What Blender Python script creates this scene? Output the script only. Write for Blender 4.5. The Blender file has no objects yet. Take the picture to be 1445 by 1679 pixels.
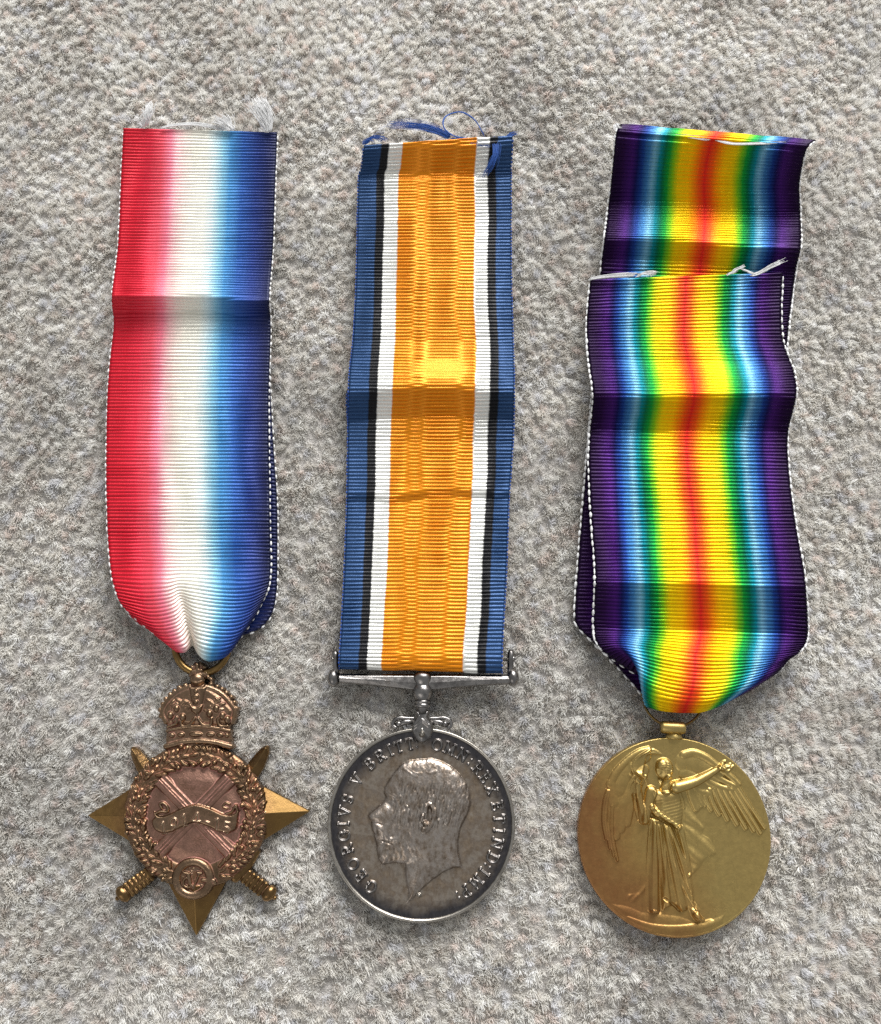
import bpy, math, random
import numpy as np
from mathutils import Vector

random.seed(7)
rng = np.random.default_rng(7)
S = 0.001                       # everything below is laid out in millimetres
scene = bpy.context.scene
col = scene.collection

# ------------------------------------------------------------------ camera
W0, H0 = 1445.0, 1679.0
HALF = math.radians(26.5)
PITCH = math.radians(11.5)
CAMZ = 207.0
FPX = (H0 / 2) / math.tan(HALF)
cd = bpy.data.cameras.new('camera')
cam = bpy.data.objects.new('camera', cd)
col.objects.link(cam)
cam.location = (0, 0, CAMZ * S)
cam.rotation_euler = (PITCH, 0, 0)
cd.sensor_fit = 'VERTICAL'
cd.sensor_height = 24
cd.lens = 12 / math.tan(HALF)
cd.clip_start = 0.005
cd.clip_end = 20
scene.camera = cam

# ------------------------------------------------------------------ light: a big window towards the top of the picture, dim room
world = bpy.data.worlds.new('World')
scene.world = world
world.use_nodes = True
bg = world.node_tree.nodes['Background']
bg.inputs[0].default_value = (0.96, 0.98, 1.0, 1)
bg.inputs[1].default_value = 0.38


def area(name, loc, target, sx, sy, power, color):
    l = bpy.data.lights.new(name, 'AREA')
    l.shape = 'RECTANGLE'
    l.size, l.size_y, l.energy, l.color = sx, sy, power, color
    o = bpy.data.objects.new(name, l)
    col.objects.link(o)
    o.location = loc
    o.rotation_euler = (Vector(target) - Vector(loc)).to_track_quat('-Z', 'Y').to_euler()
    return o


area('window_light', (0.75, 2.95, 1.85), (0, 0.02, 0), 2.3, 1.7, 235, (1.0, 0.99, 0.985))
area('added_fill_light', (-1.3, -2.1, 2.3), (0, 0, 0), 1.8, 1.4, 14, (1.0, 0.95, 0.90))  # added weak fill with no seen source, lifts the ribs in dark folds

scene.view_settings.view_transform = 'Standard'
scene.view_settings.look = 'None'
scene.view_settings.exposure = 0.0
scene.view_settings.gamma = 1.0
scene.view_settings.use_curve_mapping = False
scene.cycles.use_denoising = False
scene.cycles.max_bounces = 7
scene.cycles.diffuse_bounces = 5
scene.cycles.transmission_bounces = 6


# ------------------------------------------------------------------ helpers
def at(px, py, z):
    """photo pixel -> point (mm) on the horizontal plane at height z"""
    px, py, z = np.asarray(px, float), np.asarray(py, float), np.asarray(z, float)
    a = (px - W0 / 2) / FPX
    b = -(py - H0 / 2) / FPX
    c, s = math.cos(PITCH), math.sin(PITCH)
    dx, dy, dz = a, b * c + s, b * s - c
    t = (z - CAMZ) / dz
    return np.stack([dx * t, dy * t, CAMZ + dz * t], -1)


def srgb(r, g, b):
    f = lambda c: (c / 255 / 12.92) if c <= 10 else ((c / 255 + 0.055) / 1.055) ** 2.4
    return (f(r), f(g), f(b), 1)


class NT:
    """small node-material builder"""
    def __init__(s, name):
        s.m = bpy.data.materials.new(name)
        s.m.use_nodes = True
        s.t = s.m.node_tree
        s.b = s.t.nodes['Principled BSDF']

    def n(s, kind, **kw):
        nd = s.t.nodes.new(kind)
        for k, v in kw.items():
            if k.startswith('i_'):
                nd.inputs[k[2:].replace('_', ' ')].default_value = v
            else:
                setattr(nd, k, v)
        return nd

    def l(s, a, b):
        s.t.links.new(a, b)

    def setb(s, **kw):
        for k, v in kw.items():
            s.b.inputs[k.replace('_', ' ')].default_value = v

    def coord(s, scale=1000.0, kind='Object', stretch=None):
        tc = s.n('ShaderNodeTexCoord')
        mp = s.n('ShaderNodeMapping')
        mp.inputs['Scale'].default_value = (scale, scale, scale) if stretch is None else tuple(scale * q for q in stretch)
        s.l(tc.outputs[kind], mp.inputs[0])
        return mp.outputs[0]

    def noise(s, vec, scale, detail=4, rough=0.55):
        nd = s.n('ShaderNodeTexNoise')
        nd.inputs['Scale'].default_value = scale
        nd.inputs['Detail'].default_value = detail
        nd.inputs['Roughness'].default_value = rough
        s.l(vec, nd.inputs['Vector'])
        return nd.outputs['Fac']

    def ramp(s, fac, stops, mode='LINEAR'):
        r = s.n('ShaderNodeValToRGB')
        r.color_ramp.interpolation = mode
        el = r.color_ramp.elements
        while len(el) < len(stops):
            el.new(0.5)
        for e, (p, c) in zip(el, sorted(stops, key=lambda q: q[0])):
            e.position = p
            e.color = c if len(c) == 4 else (*c, 1)
        s.l(fac, r.inputs[0])
        return r.outputs[0]

    def mix(s, fac, a, b, blend='MIX'):
        m = s.n('ShaderNodeMix', data_type='RGBA', blend_type=blend)
        for sock, v in ((m.inputs[0], fac), (m.inputs[6], a), (m.inputs[7], b)):
            if hasattr(v, 'is_linked'):
                s.l(v, sock)
            else:
                sock.default_value = v
        return m.outputs[2]

    def math(s, op, a, b=None, clamp=False):
        m = s.n('ShaderNodeMath', operation=op)
        m.use_clamp = clamp
        for i, v in enumerate((a, b)):
            if v is None:
                continue
            if hasattr(v, 'is_linked'):
                s.l(v, m.inputs[i])
            else:
                m.inputs[i].default_value = v
        return m.outputs[0]

    def bump(s, h, dist, strength=1.0):
        b = s.n('ShaderNodeBump')
        b.inputs['Strength'].default_value = strength
        b.inputs['Distance'].default_value = dist
        s.l(h, b.inputs['Height'])
        s.l(b.outputs[0], s.b.inputs['Normal'])

    def scratches(s, n=3):
        out = None
        for k in range(n):
            tc = s.n('ShaderNodeTexCoord')
            mp = s.n('ShaderNodeMapping')
            mp.inputs['Rotation'].default_value = (0, 0, .5 + 1.1 * k)
            mp.inputs['Location'].default_value = (k * .013, 0, 0)
            mp.inputs['Scale'].default_value = (7000, 180, 1000)
            s.l(tc.outputs['Object'], mp.inputs[0])
            r = s.ramp(s.noise(mp.outputs[0], 1.0, 2, .4), [(.70, (0, 0, 0)), (.76, (1, 1, 1))])
            out = r if out is None else s.math('ADD', out, r)
        return out

    def color(s, c):
        s.l(c, s.b.inputs['Base Color'])


ORIGIN = {}


def thing(name, base, label, cat, group=None):
    e = bpy.data.objects.new(name, None)
    e.empty_display_size = 0.01
    col.objects.link(e)
    e.location = tuple(np.asarray(base) * S)
    e['label'] = label
    e['category'] = cat
    if group:
        e['group'] = group
    ORIGIN[e.name] = np.asarray(base, float)
    return e


def mk(name, v, faces, material, parent=None, smooth=True, normals=None, label=None, kind=None, uv=None):
    """v in world mm"""
    o0 = ORIGIN[parent.name] if parent is not None else np.zeros(3)
    v = np.asarray(v, float) - o0
    me = bpy.data.meshes.new(name)
    if isinstance(faces, np.ndarray):
        nf, k = faces.shape
        me.vertices.add(len(v))
        me.vertices.foreach_set('co', (v * S).astype(np.float32).ravel())
        me.loops.add(nf * k)
        me.loops.foreach_set('vertex_index', faces.astype(np.int32).ravel())
        me.polygons.add(nf)
        me.polygons.foreach_set('loop_start', np.arange(0, nf * k, k, dtype=np.int32))
        me.polygons.foreach_set('loop_total', np.full(nf, k, dtype=np.int32))
        me.update(calc_edges=True)
        me.validate()
    else:
        me.from_pydata([tuple(q) for q in v * S], [], faces)
    if smooth:
        me.polygons.foreach_set('use_smooth', np.ones(len(me.polygons), dtype=bool))
    if normals is not None:
        me.normals_split_custom_set_from_vertices([tuple(q) for q in normals])
    if uv is not None:
        ul = me.uv_layers.new(name='UVMap')
        li = np.empty(len(me.loops), dtype=np.int32)
        me.loops.foreach_get('vertex_index', li)
        ul.data.foreach_set('uv', uv[li].astype(np.float32).ravel())
    me.materials.append(material)
    o = bpy.data.objects.new(name, me)
    col.objects.link(o)
    if parent is not None:
        o.parent = parent
        ORIGIN[o.name] = o0
    if label:
        o['label'] = label
    if kind:
        o['kind'] = kind
    return o


class MB:
    """collects primitive shapes in mm"""
    def __init__(s):
        s.v, s.f = [], []

    def add(s, v, f):
        k = len(s.v)
        s.v += [tuple(map(float, q)) for q in v]
        s.f += [tuple(i + k for i in q) for q in f]

    def tube(s, pts, rad, n=8, cap=True, flat=1.0):
        pts = [np.asarray(p, float) for p in pts]
        m = len(pts)
        rad = [rad] * m if np.isscalar(rad) else rad
        v, f = [], []
        for i, p in enumerate(pts):
            t = pts[min(i + 1, m - 1)] - pts[max(i - 1, 0)]
            t /= np.linalg.norm(t) + 1e-9
            up = np.array([0, 0, 1.0]) if abs(t[2]) < .95 else np.array([0, 1.0, 0])
            a = np.cross(t, up); a /= np.linalg.norm(a)
            b = np.cross(a, t)
            for j in range(n):
                th = 2 * math.pi * j / n
                v.append(p + rad[i] * (math.cos(th) * a + flat * math.sin(th) * b))
        for i in range(m - 1):
            for j in range(n):
                f.append((i * n + j, i * n + (j + 1) % n, (i + 1) * n + (j + 1) % n, (i + 1) * n + j))
        if cap:
            f.append(tuple(range(n))[::-1])
            f.append(tuple(range((m - 1) * n, m * n)))
        s.add(v, f)

    def ring(s, c, R, r, n=48, k=10, squash=1.0, axis=None):
        v, f = [], []
        for i in range(n):
            a = 2 * math.pi * i / n
            d = np.array([math.cos(a), math.sin(a), 0])
            for j in range(k):
                b = 2 * math.pi * j / k
                q = d * (R + r * math.cos(b)) + np.array([0, 0, r * squash * math.sin(b)])
                if axis is not None:
                    q = axis @ q
                v.append(np.asarray(c) + q)
        for i in range(n):
            for j in range(k):
                f.append((i * k + j, ((i + 1) % n) * k + j, ((i + 1) % n) * k + (j + 1) % k, i * k + (j + 1) % k))
        s.add(v, f)

    def ball(s, c, r, n=12, m=8):
        r = np.ones(3) * r
        v, f = [np.asarray(c) + (0, 0, r[2])], []
        for i in range(1, m):
            a = math.pi * i / m
            for j in range(n):
                b = 2 * math.pi * j / n
                v.append(np.asarray(c) + r * (math.sin(a) * math.cos(b), math.sin(a) * math.sin(b), math.cos(a)))
        v.append(np.asarray(c) - (0, 0, r[2]))
        for j in range(n):
            f.append((0, 1 + j, 1 + (j + 1) % n))
            f.append((len(v) - 1, 1 + (m - 2) * n + (j + 1) % n, 1 + (m - 2) * n + j))
        for i in range(m - 2):
            for j in range(n):
                f.append((1 + i * n + j, 1 + (i + 1) * n + j, 1 + (i + 1) * n + (j + 1) % n, 1 + i * n + (j + 1) % n))
        s.add(v, f)

    def lathe(s, base, prof, axis, n=24, close=False):
        """prof: (along, radius) list along a unit axis"""
        ax = np.asarray(axis, float); ax /= np.linalg.norm(ax)
        up = np.array([0, 0, 1.0]) if abs(ax[2]) < .9 else np.array([1.0, 0, 0])
        a = np.cross(ax, up); a /= np.linalg.norm(a)
        b = np.cross(ax, a)
        v, f = [], []
        for t, r in prof:
            for j in range(n):
                th = 2 * math.pi * j / n
                v.append(np.asarray(base) + ax * t + r * (math.cos(th) * a + math.sin(th) * b))
        for i in range(len(prof) - 1):
            for j in range(n):
                f.append((i * n + j, (i + 1) * n + j, (i + 1) * n + (j + 1) % n, i * n + (j + 1) % n))
        if not close:
            f.append(tuple(range(n)))
            f.append(tuple(range((len(prof) - 1) * n, len(prof) * n))[::-1])
        else:
            i = len(prof) - 1
            for j in range(n):
                f.append((i * n + j, j, (j + 1) % n, i * n + (j + 1) % n))
        s.add(v, f)

    def build(s, name, m, parent=None, **kw):
        return mk(name, np.array(s.v), s.f, m, parent, **kw)


def smoothstep(a, b, x):
    t = np.clip((x - a) / (b - a), 0, 1)
    return t * t * (3 - 2 * t)


def catmull(P, t):
    """P (n, ...) control rows, t in [0, n-1] -> rows"""
    n = len(P)
    i = np.clip(np.floor(t).astype(int), 0, n - 2)
    f = (t - i).reshape((-1,) + (1,) * (P.ndim - 1))
    p1, p2 = P[i], P[i + 1]
    p0 = np.where((i > 0).reshape(f.shape), P[np.maximum(i - 1, 0)], 2 * p1 - p2)
    p3 = np.where((i < n - 2).reshape(f.shape), P[np.minimum(i + 2, n - 1)], 2 * p2 - p1)
    return 0.5 * (2 * p1 + (p2 - p0) * f + (2 * p0 - 5 * p1 + 4 * p2 - p3) * f ** 2 + (3 * p1 - p0 - 3 * p2 + p3) * f ** 3)


def value_noise(x, y, seed=0):
    xi, yi = np.floor(x).astype(np.int64), np.floor(y).astype(np.int64)
    fx, fy = x - xi, y - yi
    fx, fy = fx * fx * (3 - 2 * fx), fy * fy * (3 - 2 * fy)

    def hsh(a, b):
        h = (a * 374761393 + b * 668265263 + seed * 1442695041) & 0x7fffffff
        h = ((h ^ (h >> 13)) * 1274126177) & 0x7fffffff
        return ((h ^ (h >> 16)) & 0xffff) / 65535.0
    return (hsh(xi, yi) * (1 - fx) + hsh(xi + 1, yi) * fx) * (1 - fy) + (hsh(xi, yi + 1) * (1 - fx) + hsh(xi + 1, yi + 1) * fx) * fy


# ------------------------------------------------------------------ relief sculpting (struck metal)
def seg(X, Y, a, b):
    ax, ay = a; bx, by = b
    dx, dy = bx - ax, by - ay
    t = np.clip(((X - ax) * dx + (Y - ay) * dy) / (dx * dx + dy * dy + 1e-9), 0, 1)
    return np.hypot(X - ax - t * dx, Y - ay - t * dy), t


def polysd(X, Y, P):
    d = np.full(X.shape, 1e9)
    inside = np.zeros(X.shape, bool)
    n = len(P)
    for i in range(n):
        a, b = P[i], P[(i + 1) % n]
        d = np.minimum(d, seg(X, Y, a, b)[0])
        if a[1] != b[1]:
            c = ((a[1] > Y) != (b[1] > Y)) & (X < (b[0] - a[0]) * (Y - a[1]) / (b[1] - a[1]) + a[0])
            inside ^= c
    return np.where(inside, -d, d)


def curve(P, n=8, closed=False):
    P = np.array(P, float)
    if closed:
        Q = np.concatenate([P[-2:], P, P[:3]])
        t = np.arange(2, 2 + len(P), 1 / n)
        return catmull(Q, t)
    return catmull(P, np.linspace(0, len(P) - 1, (len(P) - 1) * n + 1))


class Relief:
    """height field in photo-pixel units; each vertex remembers the part it belongs to"""
    def __init__(s, x0, y0, x1, y1, step):
        s.step = step
        s.xs = np.arange(x0, x1 + step, step)
        s.ys = np.arange(y0, y1 + step, step)
        s.X, s.Y = np.meshgrid(s.xs, s.ys)
        s.h = np.full(s.X.shape, -1e3)
        s.lab = np.full(s.X.shape, -1)
        s.names = []

    def win(s, x0, y0, x1, y1):
        i0, i1 = np.searchsorted(s.xs, [x0, x1]); j0, j1 = np.searchsorted(s.ys, [y0, y1])
        return (slice(max(j0 - 1, 0), j1 + 1), slice(max(i0 - 1, 0), i1 + 1))

    def put(s, sl, z, name):
        if name not in s.names:
            s.names.append(name)
        h = s.h[sl]; lab = s.lab[sl]
        m = z > h
        h[m] = z[m]; lab[m] = s.names.index(name)

    def over(s, sl, dz, name, rel=True):
        """raise by dz (>0 where the piece is) above whatever lies there"""
        if name not in s.names:
            s.names.append(name)
        h = s.h[sl]; lab = s.lab[sl]
        m = (dz > 0) & (h > -900)
        h[m] += dz[m]; lab[m] = s.names.index(name)

    def capsule(s, a, b, ra, rb, z, k, name, rel=False, pw=0.5):
        r = max(ra, rb)
        sl = s.win(min(a[0], b[0]) - r, min(a[1], b[1]) - r, max(a[0], b[0]) + r, max(a[1], b[1]) + r)
        d, t = seg(s.X[sl], s.Y[sl], a, b)
        rr = ra + (rb - ra) * t
        q = 1 - (d / rr) ** 2
        zz = np.where(q > 0, k * rr * np.maximum(q, 0) ** pw, -1e4)
        if rel:
            s.over(sl, np.where(q > 0, zz, 0), name)
        else:
            s.put(sl, z + zz, name)

    def stroke(s, P, r, z, k, name, rel=True, taper=(1, 1), pw=0.5):
        """round-topped line"""
        P = np.asarray(P, float)
        R = r * max(taper)
        sl = s.win(P[:, 0].min() - R, P[:, 1].min() - R, P[:, 0].max() + R, P[:, 1].max() + R)
        X, Y = s.X[sl], s.Y[sl]
        best = np.full(X.shape, -1.0)
        n = len(P) - 1
        for i in range(n):
            d, t = seg(X, Y, P[i], P[i + 1])
            g = (i + t) / n
            rr = r * (taper[0] + (taper[1] - taper[0]) * g)
            best = np.maximum(best, np.where(d < rr, rr * np.maximum(1 - (d / rr) ** 2, 0) ** pw, -1))
        if rel:
            s.over(sl, np.where(best > 0, best * k, 0), name)
        else:
            s.put(sl, np.where(best > 0, z + best * k, -1e4), name)

    def groove(s, P, r, depth, taper=(1, 1)):
        P = np.asarray(P, float)
        sl = s.win(P[:, 0].min() - r, P[:, 1].min() - r, P[:, 0].max() + r, P[:, 1].max() + r)
        X, Y = s.X[sl], s.Y[sl]
        g = np.zeros(X.shape)
        n = len(P) - 1
        for i in range(n):
            d, t = seg(X, Y, P[i], P[i + 1])
            w = taper[0] + (taper[1] - taper[0]) * (i + t) / n
            g = np.maximum(g, w * np.clip(1 - (d / r) ** 2, 0, 1))
        h = s.h[sl]
        h[h > -900] -= (g * depth)[h > -900]

    def ell(s, c, a, b, ang, H, name, z=0, rel=False, pw=0.5, ridge=0):
        r = max(a, b)
        sl = s.win(c[0] - r, c[1] - r, c[0] + r, c[1] + r)
        X, Y = s.X[sl] - c[0], s.Y[sl] - c[1]
        u = X * math.cos(ang) + Y * math.sin(ang); w = -X * math.sin(ang) + Y * math.cos(ang)
        q = 1 - (u / a) ** 2 - (w / b) ** 2
        zz = np.where(q > 0, H * np.maximum(q, 0) ** pw, 0)
        if ridge:
            zz = np.where(q > 0, zz - ridge * np.exp(-(w / (0.25 * b)) ** 2) * H, zz)
        if rel:
            s.over(sl, zz, name)
        else:
            s.put(sl, np.where(q > 0, z + zz, -1e4), name)

    def poly(s, P, fz, name, rel=False):
        P = np.asarray(P, float)
        sl = s.win(P[:, 0].min() - 2, P[:, 1].min() - 2, P[:, 0].max() + 2, P[:, 1].max() + 2)
        sd = polysd(s.X[sl], s.Y[sl], P)
        z = fz(-sd, s.X[sl], s.Y[sl])
        if rel:
            s.over(sl, np.where(sd < 0, z, 0), name)
        else:
            s.put(sl, np.where(sd < 0, z, -1e4), name)

    def blur(s, n=1):
        for _ in range(n):
            v = s.h > -900
            a = np.zeros_like(s.h); c = np.zeros_like(s.h)
            for dy, dx in ((0, 0), (1, 0), (-1, 0), (0, 1), (0, -1)):
                sh = np.roll(s.h, (dy, dx), (0, 1)); sv = np.roll(v, (dy, dx), (0, 1))
                a += np.where(sv, sh, 0); c += sv
            s.h = np.where(v, a / np.maximum(c, 1), s.h)

    def build(s, tomm, mats, parents, zs, zbot=None, outline_smooth=4):
        """tomm(px,py,h)->world mm. mats/parents by part name"""
        v = s.h > -900
        cell = v[:-1, :-1] & v[1:, :-1] & v[:-1, 1:] & v[1:, 1:]
        ny, nx = s.h.shape
        idx = np.arange(ny * nx).reshape(ny, nx)
        PX, PY = s.X.copy().ravel(), s.Y.copy().ravel()
        quads = np.stack([idx[:-1, :-1], idx[1:, :-1], idx[1:, 1:], idx[:-1, 1:]], -1)[cell]
        clab = np.maximum(np.maximum(s.lab[:-1, :-1], s.lab[1:, :-1]), np.maximum(s.lab[:-1, 1:], s.lab[1:, 1:]))[cell]
        # outline edges
        e = np.concatenate([quads[:, [k, (k + 1) % 4]] for k in range(4)])
        el = np.concatenate([clab] * 4)
        key = np.minimum(e[:, 0], e[:, 1]) * (ny * nx) + np.maximum(e[:, 0], e[:, 1])
        _, inv, cnt = np.unique(key, return_inverse=True, return_counts=True)
        bm = cnt[inv] == 1
        be, bl = e[bm], el[bm]
        for _ in range(outline_smooth):
            ax = np.zeros(ny * nx); ay = np.zeros(ny * nx); c = np.zeros(ny * nx)
            for p, q in ((0, 1), (1, 0)):
                np.add.at(ax, be[:, p], PX[be[:, q]]); np.add.at(ay, be[:, p], PY[be[:, q]]); np.add.at(c, be[:, p], 1)
            k = c > 0
            PX[k] = 0.5 * PX[k] + 0.5 * ax[k] / c[k]; PY[k] = 0.5 * PY[k] + 0.5 * ay[k] / c[k]
        hh = np.where(v, s.h, 0)
        # keep gradients sane at the outline
        gx = np.zeros_like(hh); gy = np.zeros_like(hh)
        vl, vr = np.roll(v, 1, 1), np.roll(v, -1, 1); vu, vd = np.roll(v, 1, 0), np.roll(v, -1, 0)
        hl = np.where(vl, np.roll(hh, 1, 1), hh); hr = np.where(vr, np.roll(hh, -1, 1), hh)
        hu = np.where(vu, np.roll(hh, 1, 0), hh); hd = np.where(vd, np.roll(hh, -1, 0), hh)
        gx = (hr - hl) / (2 * s.step); gy = (hd - hu) / (2 * s.step)
        N = np.stack([-gx, gy, np.ones_like(gx)], -1)          # y flips: photo y is down
        N /= np.linalg.norm(N, axis=-1, keepdims=True)
        N = N.reshape(-1, 3)
        Pw = tomm(PX, PY, hh.ravel() * zs)
        out = {}
        for li, name in enumerate(s.names):
            q = quads[clab == li]
            if not len(q):
                continue
            used, inv = np.unique(q, return_inverse=True)
            vv = Pw[used]; nn = N[used]; ff = inv.reshape(-1, 4)
            if zbot is not None:
                b = be[bl == li]
                if len(b):
                    k = len(vv)
                    ub, binv = np.unique(b, return_inverse=True)
                    binv = binv.reshape(-1, 2)
                    lo = Pw[ub].copy(); lo[:, 2] = zbot
                    m = len(ub)
                    vv = np.concatenate([vv, Pw[ub], lo]); nn = np.concatenate([nn, np.zeros((2 * m, 3))])
                    sk = np.stack([k + binv[:, 1], k + binv[:, 0], k + m + binv[:, 0], k + m + binv[:, 1]], -1)
                    ff = np.concatenate([ff, sk])
            out[name] = mk(name.split('|')[0], vv, ff, mats[name.split('|')[0]], parents[name.split('|')[0]], normals=nn)
        return out


# ------------------------------------------------------------------ stroke lettering with serifs (unit height, y down)
def arc(cx, cy, rx, ry, a0, a1, n=14):
    return [(cx + rx * math.cos(math.radians(a0 + (a1 - a0) * i / n)), cy + ry * math.sin(math.radians(a0 + (a1 - a0) * i / n))) for i in range(n + 1)]


def serif(x, y, w=.13):
    return [(x - w, y), (x + w, y)]


GLYPH = {
    'G': (.80, [arc(.42, .5, .38, .47, -45, -315), [(.72, .84), (.72, .56)], [(.56, .56), (.84, .56)], [(.68, .17), (.70, .30)]]),
    'E': (.62, [[(.12, .03), (.12, .97)], [(.0, .03), (.56, .03), (.56, .2)], [(.12, .48), (.44, .48)], [(.44, .4), (.44, .57)], [(.0, .97), (.58, .97), (.6, .78)]]),
    'O': (.86, [arc(.43, .5, .40, .47, 0, 360, 22)]),
    'R': (.74, [[(.14, .03), (.14, .97)], serif(.14, .97), [(0, .03), (.4, .03)] + arc(.4, .26, .22, .23, -90, 90) + [(.14, .49)], [(.36, .49), (.66, .97)], serif(.68, .97, .08)]),
    'I': (.30, [[(.15, .03), (.15, .97)], serif(.15, .03), serif(.15, .97)]),
    'V': (.80, [[(.1, .03), (.42, .97), (.72, .03)], serif(.1, .03), serif(.72, .03)]),
    'S': (.58, [arc(.29, .27, .23, .24, -30, -180, 9) + arc(.29, .27, .23, .24, 180, 90, 5)[1:] + arc(.29, .74, .25, .23, -90, 150, 12), [(.5, .1), (.52, .27)], [(.06, .74), (.06, .92)]]),
    'B': (.68, [[(.12, .03), (.12, .97)], [(0, .03), (.36, .03)] + arc(.36, .25, .21, .22, -90, 90) + [(.12, .47)], [(.36, .47)] + arc(.38, .72, .25, .25, -90, 90) + [(0, .97)]]),
    'T': (.72, [[(.36, .03), (.36, .97)], [(.02, .22), (.04, .03), (.68, .03), (.7, .22)], serif(.36, .97)]),
    'M': (.96, [[(.14, .97), (.18, .03), (.48, .85), (.78, .03), (.82, .97)], serif(.12, .97), serif(.84, .97), serif(.12, .03, .08), serif(.84, .03, .08)]),
    'N': (.82, [[(.12, .97), (.12, .03), (.7, .97), (.7, .03)], serif(.12, .97), serif(.7, .03), serif(.06, .03, .08)]),
    'X': (.78, [[(.08, .03), (.7, .97)], [(.7, .03), (.08, .97)], serif(.1, .03), serif(.68, .03), serif(.1, .97), serif(.68, .97)]),
    'D': (.80, [[(.14, .03), (.14, .97)], [(0, .03), (.34, .03)] + arc(.34, .5, .4, .47, -90, 90) + [(0, .97)]]),
    'P': (.64, [[(.14, .03), (.14, .97)], serif(.14, .97), [(0, .03), (.36, .03)] + arc(.36, .29, .23, .26, -90, 90) + [(.14, .55)]]),
    ':': (.2, [[(.1, .32), (.1, .36)], [(.1, .8), (.1, .84)]]),
    '1': (.36, [[(.04, .16), (.2, .03), (.2, .97)], serif(.2, .97, .14)]),
    '9': (.56, [arc(.28, .31, .24, .28, 0, 360, 18), arc(.02, .3, .48, .62, 0, 70, 8) + [(.06, .95)]]),
    '4': (.6, [[(.44, .97), (.44, .03), (.02, .68), (.62, .68)]]),
    '5': (.52, [[(.46, .04), (.12, .04), (.1, .44)] + arc(.24, .68, .24, .27, -110, 140, 12)]),
    '-': (.34, [[(.04, .55), (.3, .55)]]),
}


# ------------------------------------------------------------------ carpet
def carpet_material():
    t = NT('wool_pile')
    at_ = t.n('ShaderNodeAttribute', attribute_name='tint')
    t.color(t.mix(1.0, at_.outputs['Color'], (1, 1, 1, 1), 'MULTIPLY'))
    t.setb(Roughness=0.62)
    t.b.inputs['Specular IOR Level'].default_value = 0.28
    tr = t.n('ShaderNodeBsdfTranslucent')
    t.l(at_.outputs['Color'], tr.inputs[0])
    mx = t.n('ShaderNodeMixShader')
    mx.inputs[0].default_value = .42
    t.l(t.b.outputs[0], mx.inputs[1]); t.l(tr.outputs[0], mx.inputs[2])
    t.l(mx.outputs[0], t.t.nodes['Material Output'].inputs[0])
    return t.m


def backing_material():
    t = NT('carpet_backing')
    v = t.coord(1000)
    c = t.ramp(t.noise(v, 0.6, 5), [(.3, srgb(196, 191, 185)), (.7, srgb(216, 212, 206))])
    t.color(c)
    t.setb(Roughness=0.95)
    t.bump(t.noise(v, 1.1, 5, .65), 0.0016)
    return t.m


PILE = 2.5                      # pile depth below the carpet's surface (z = 0)
n = 340
gx, gy = np.meshgrid(np.linspace(-330, 330, n), np.linspace(-300, 400, n))
gz = -1.2 + 0.5 * (value_noise(gx * .11, gy * .11, 3) - .5) + .5 * (value_noise(gx * .6, gy * .6, 4) - .5)
idx = np.arange(n * n).reshape(n, n)
q = np.stack([idx[:-1, :-1], idx[:-1, 1:], idx[1:, 1:], idx[1:, :-1]], -1).reshape(-1, 4)
carpet = mk('carpet', np.stack([gx, gy, gz], -1).reshape(-1, 3), q, backing_material(), kind='structure')
carpet['label'] = 'beige grey cut pile wool carpet under the three medals'


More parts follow.
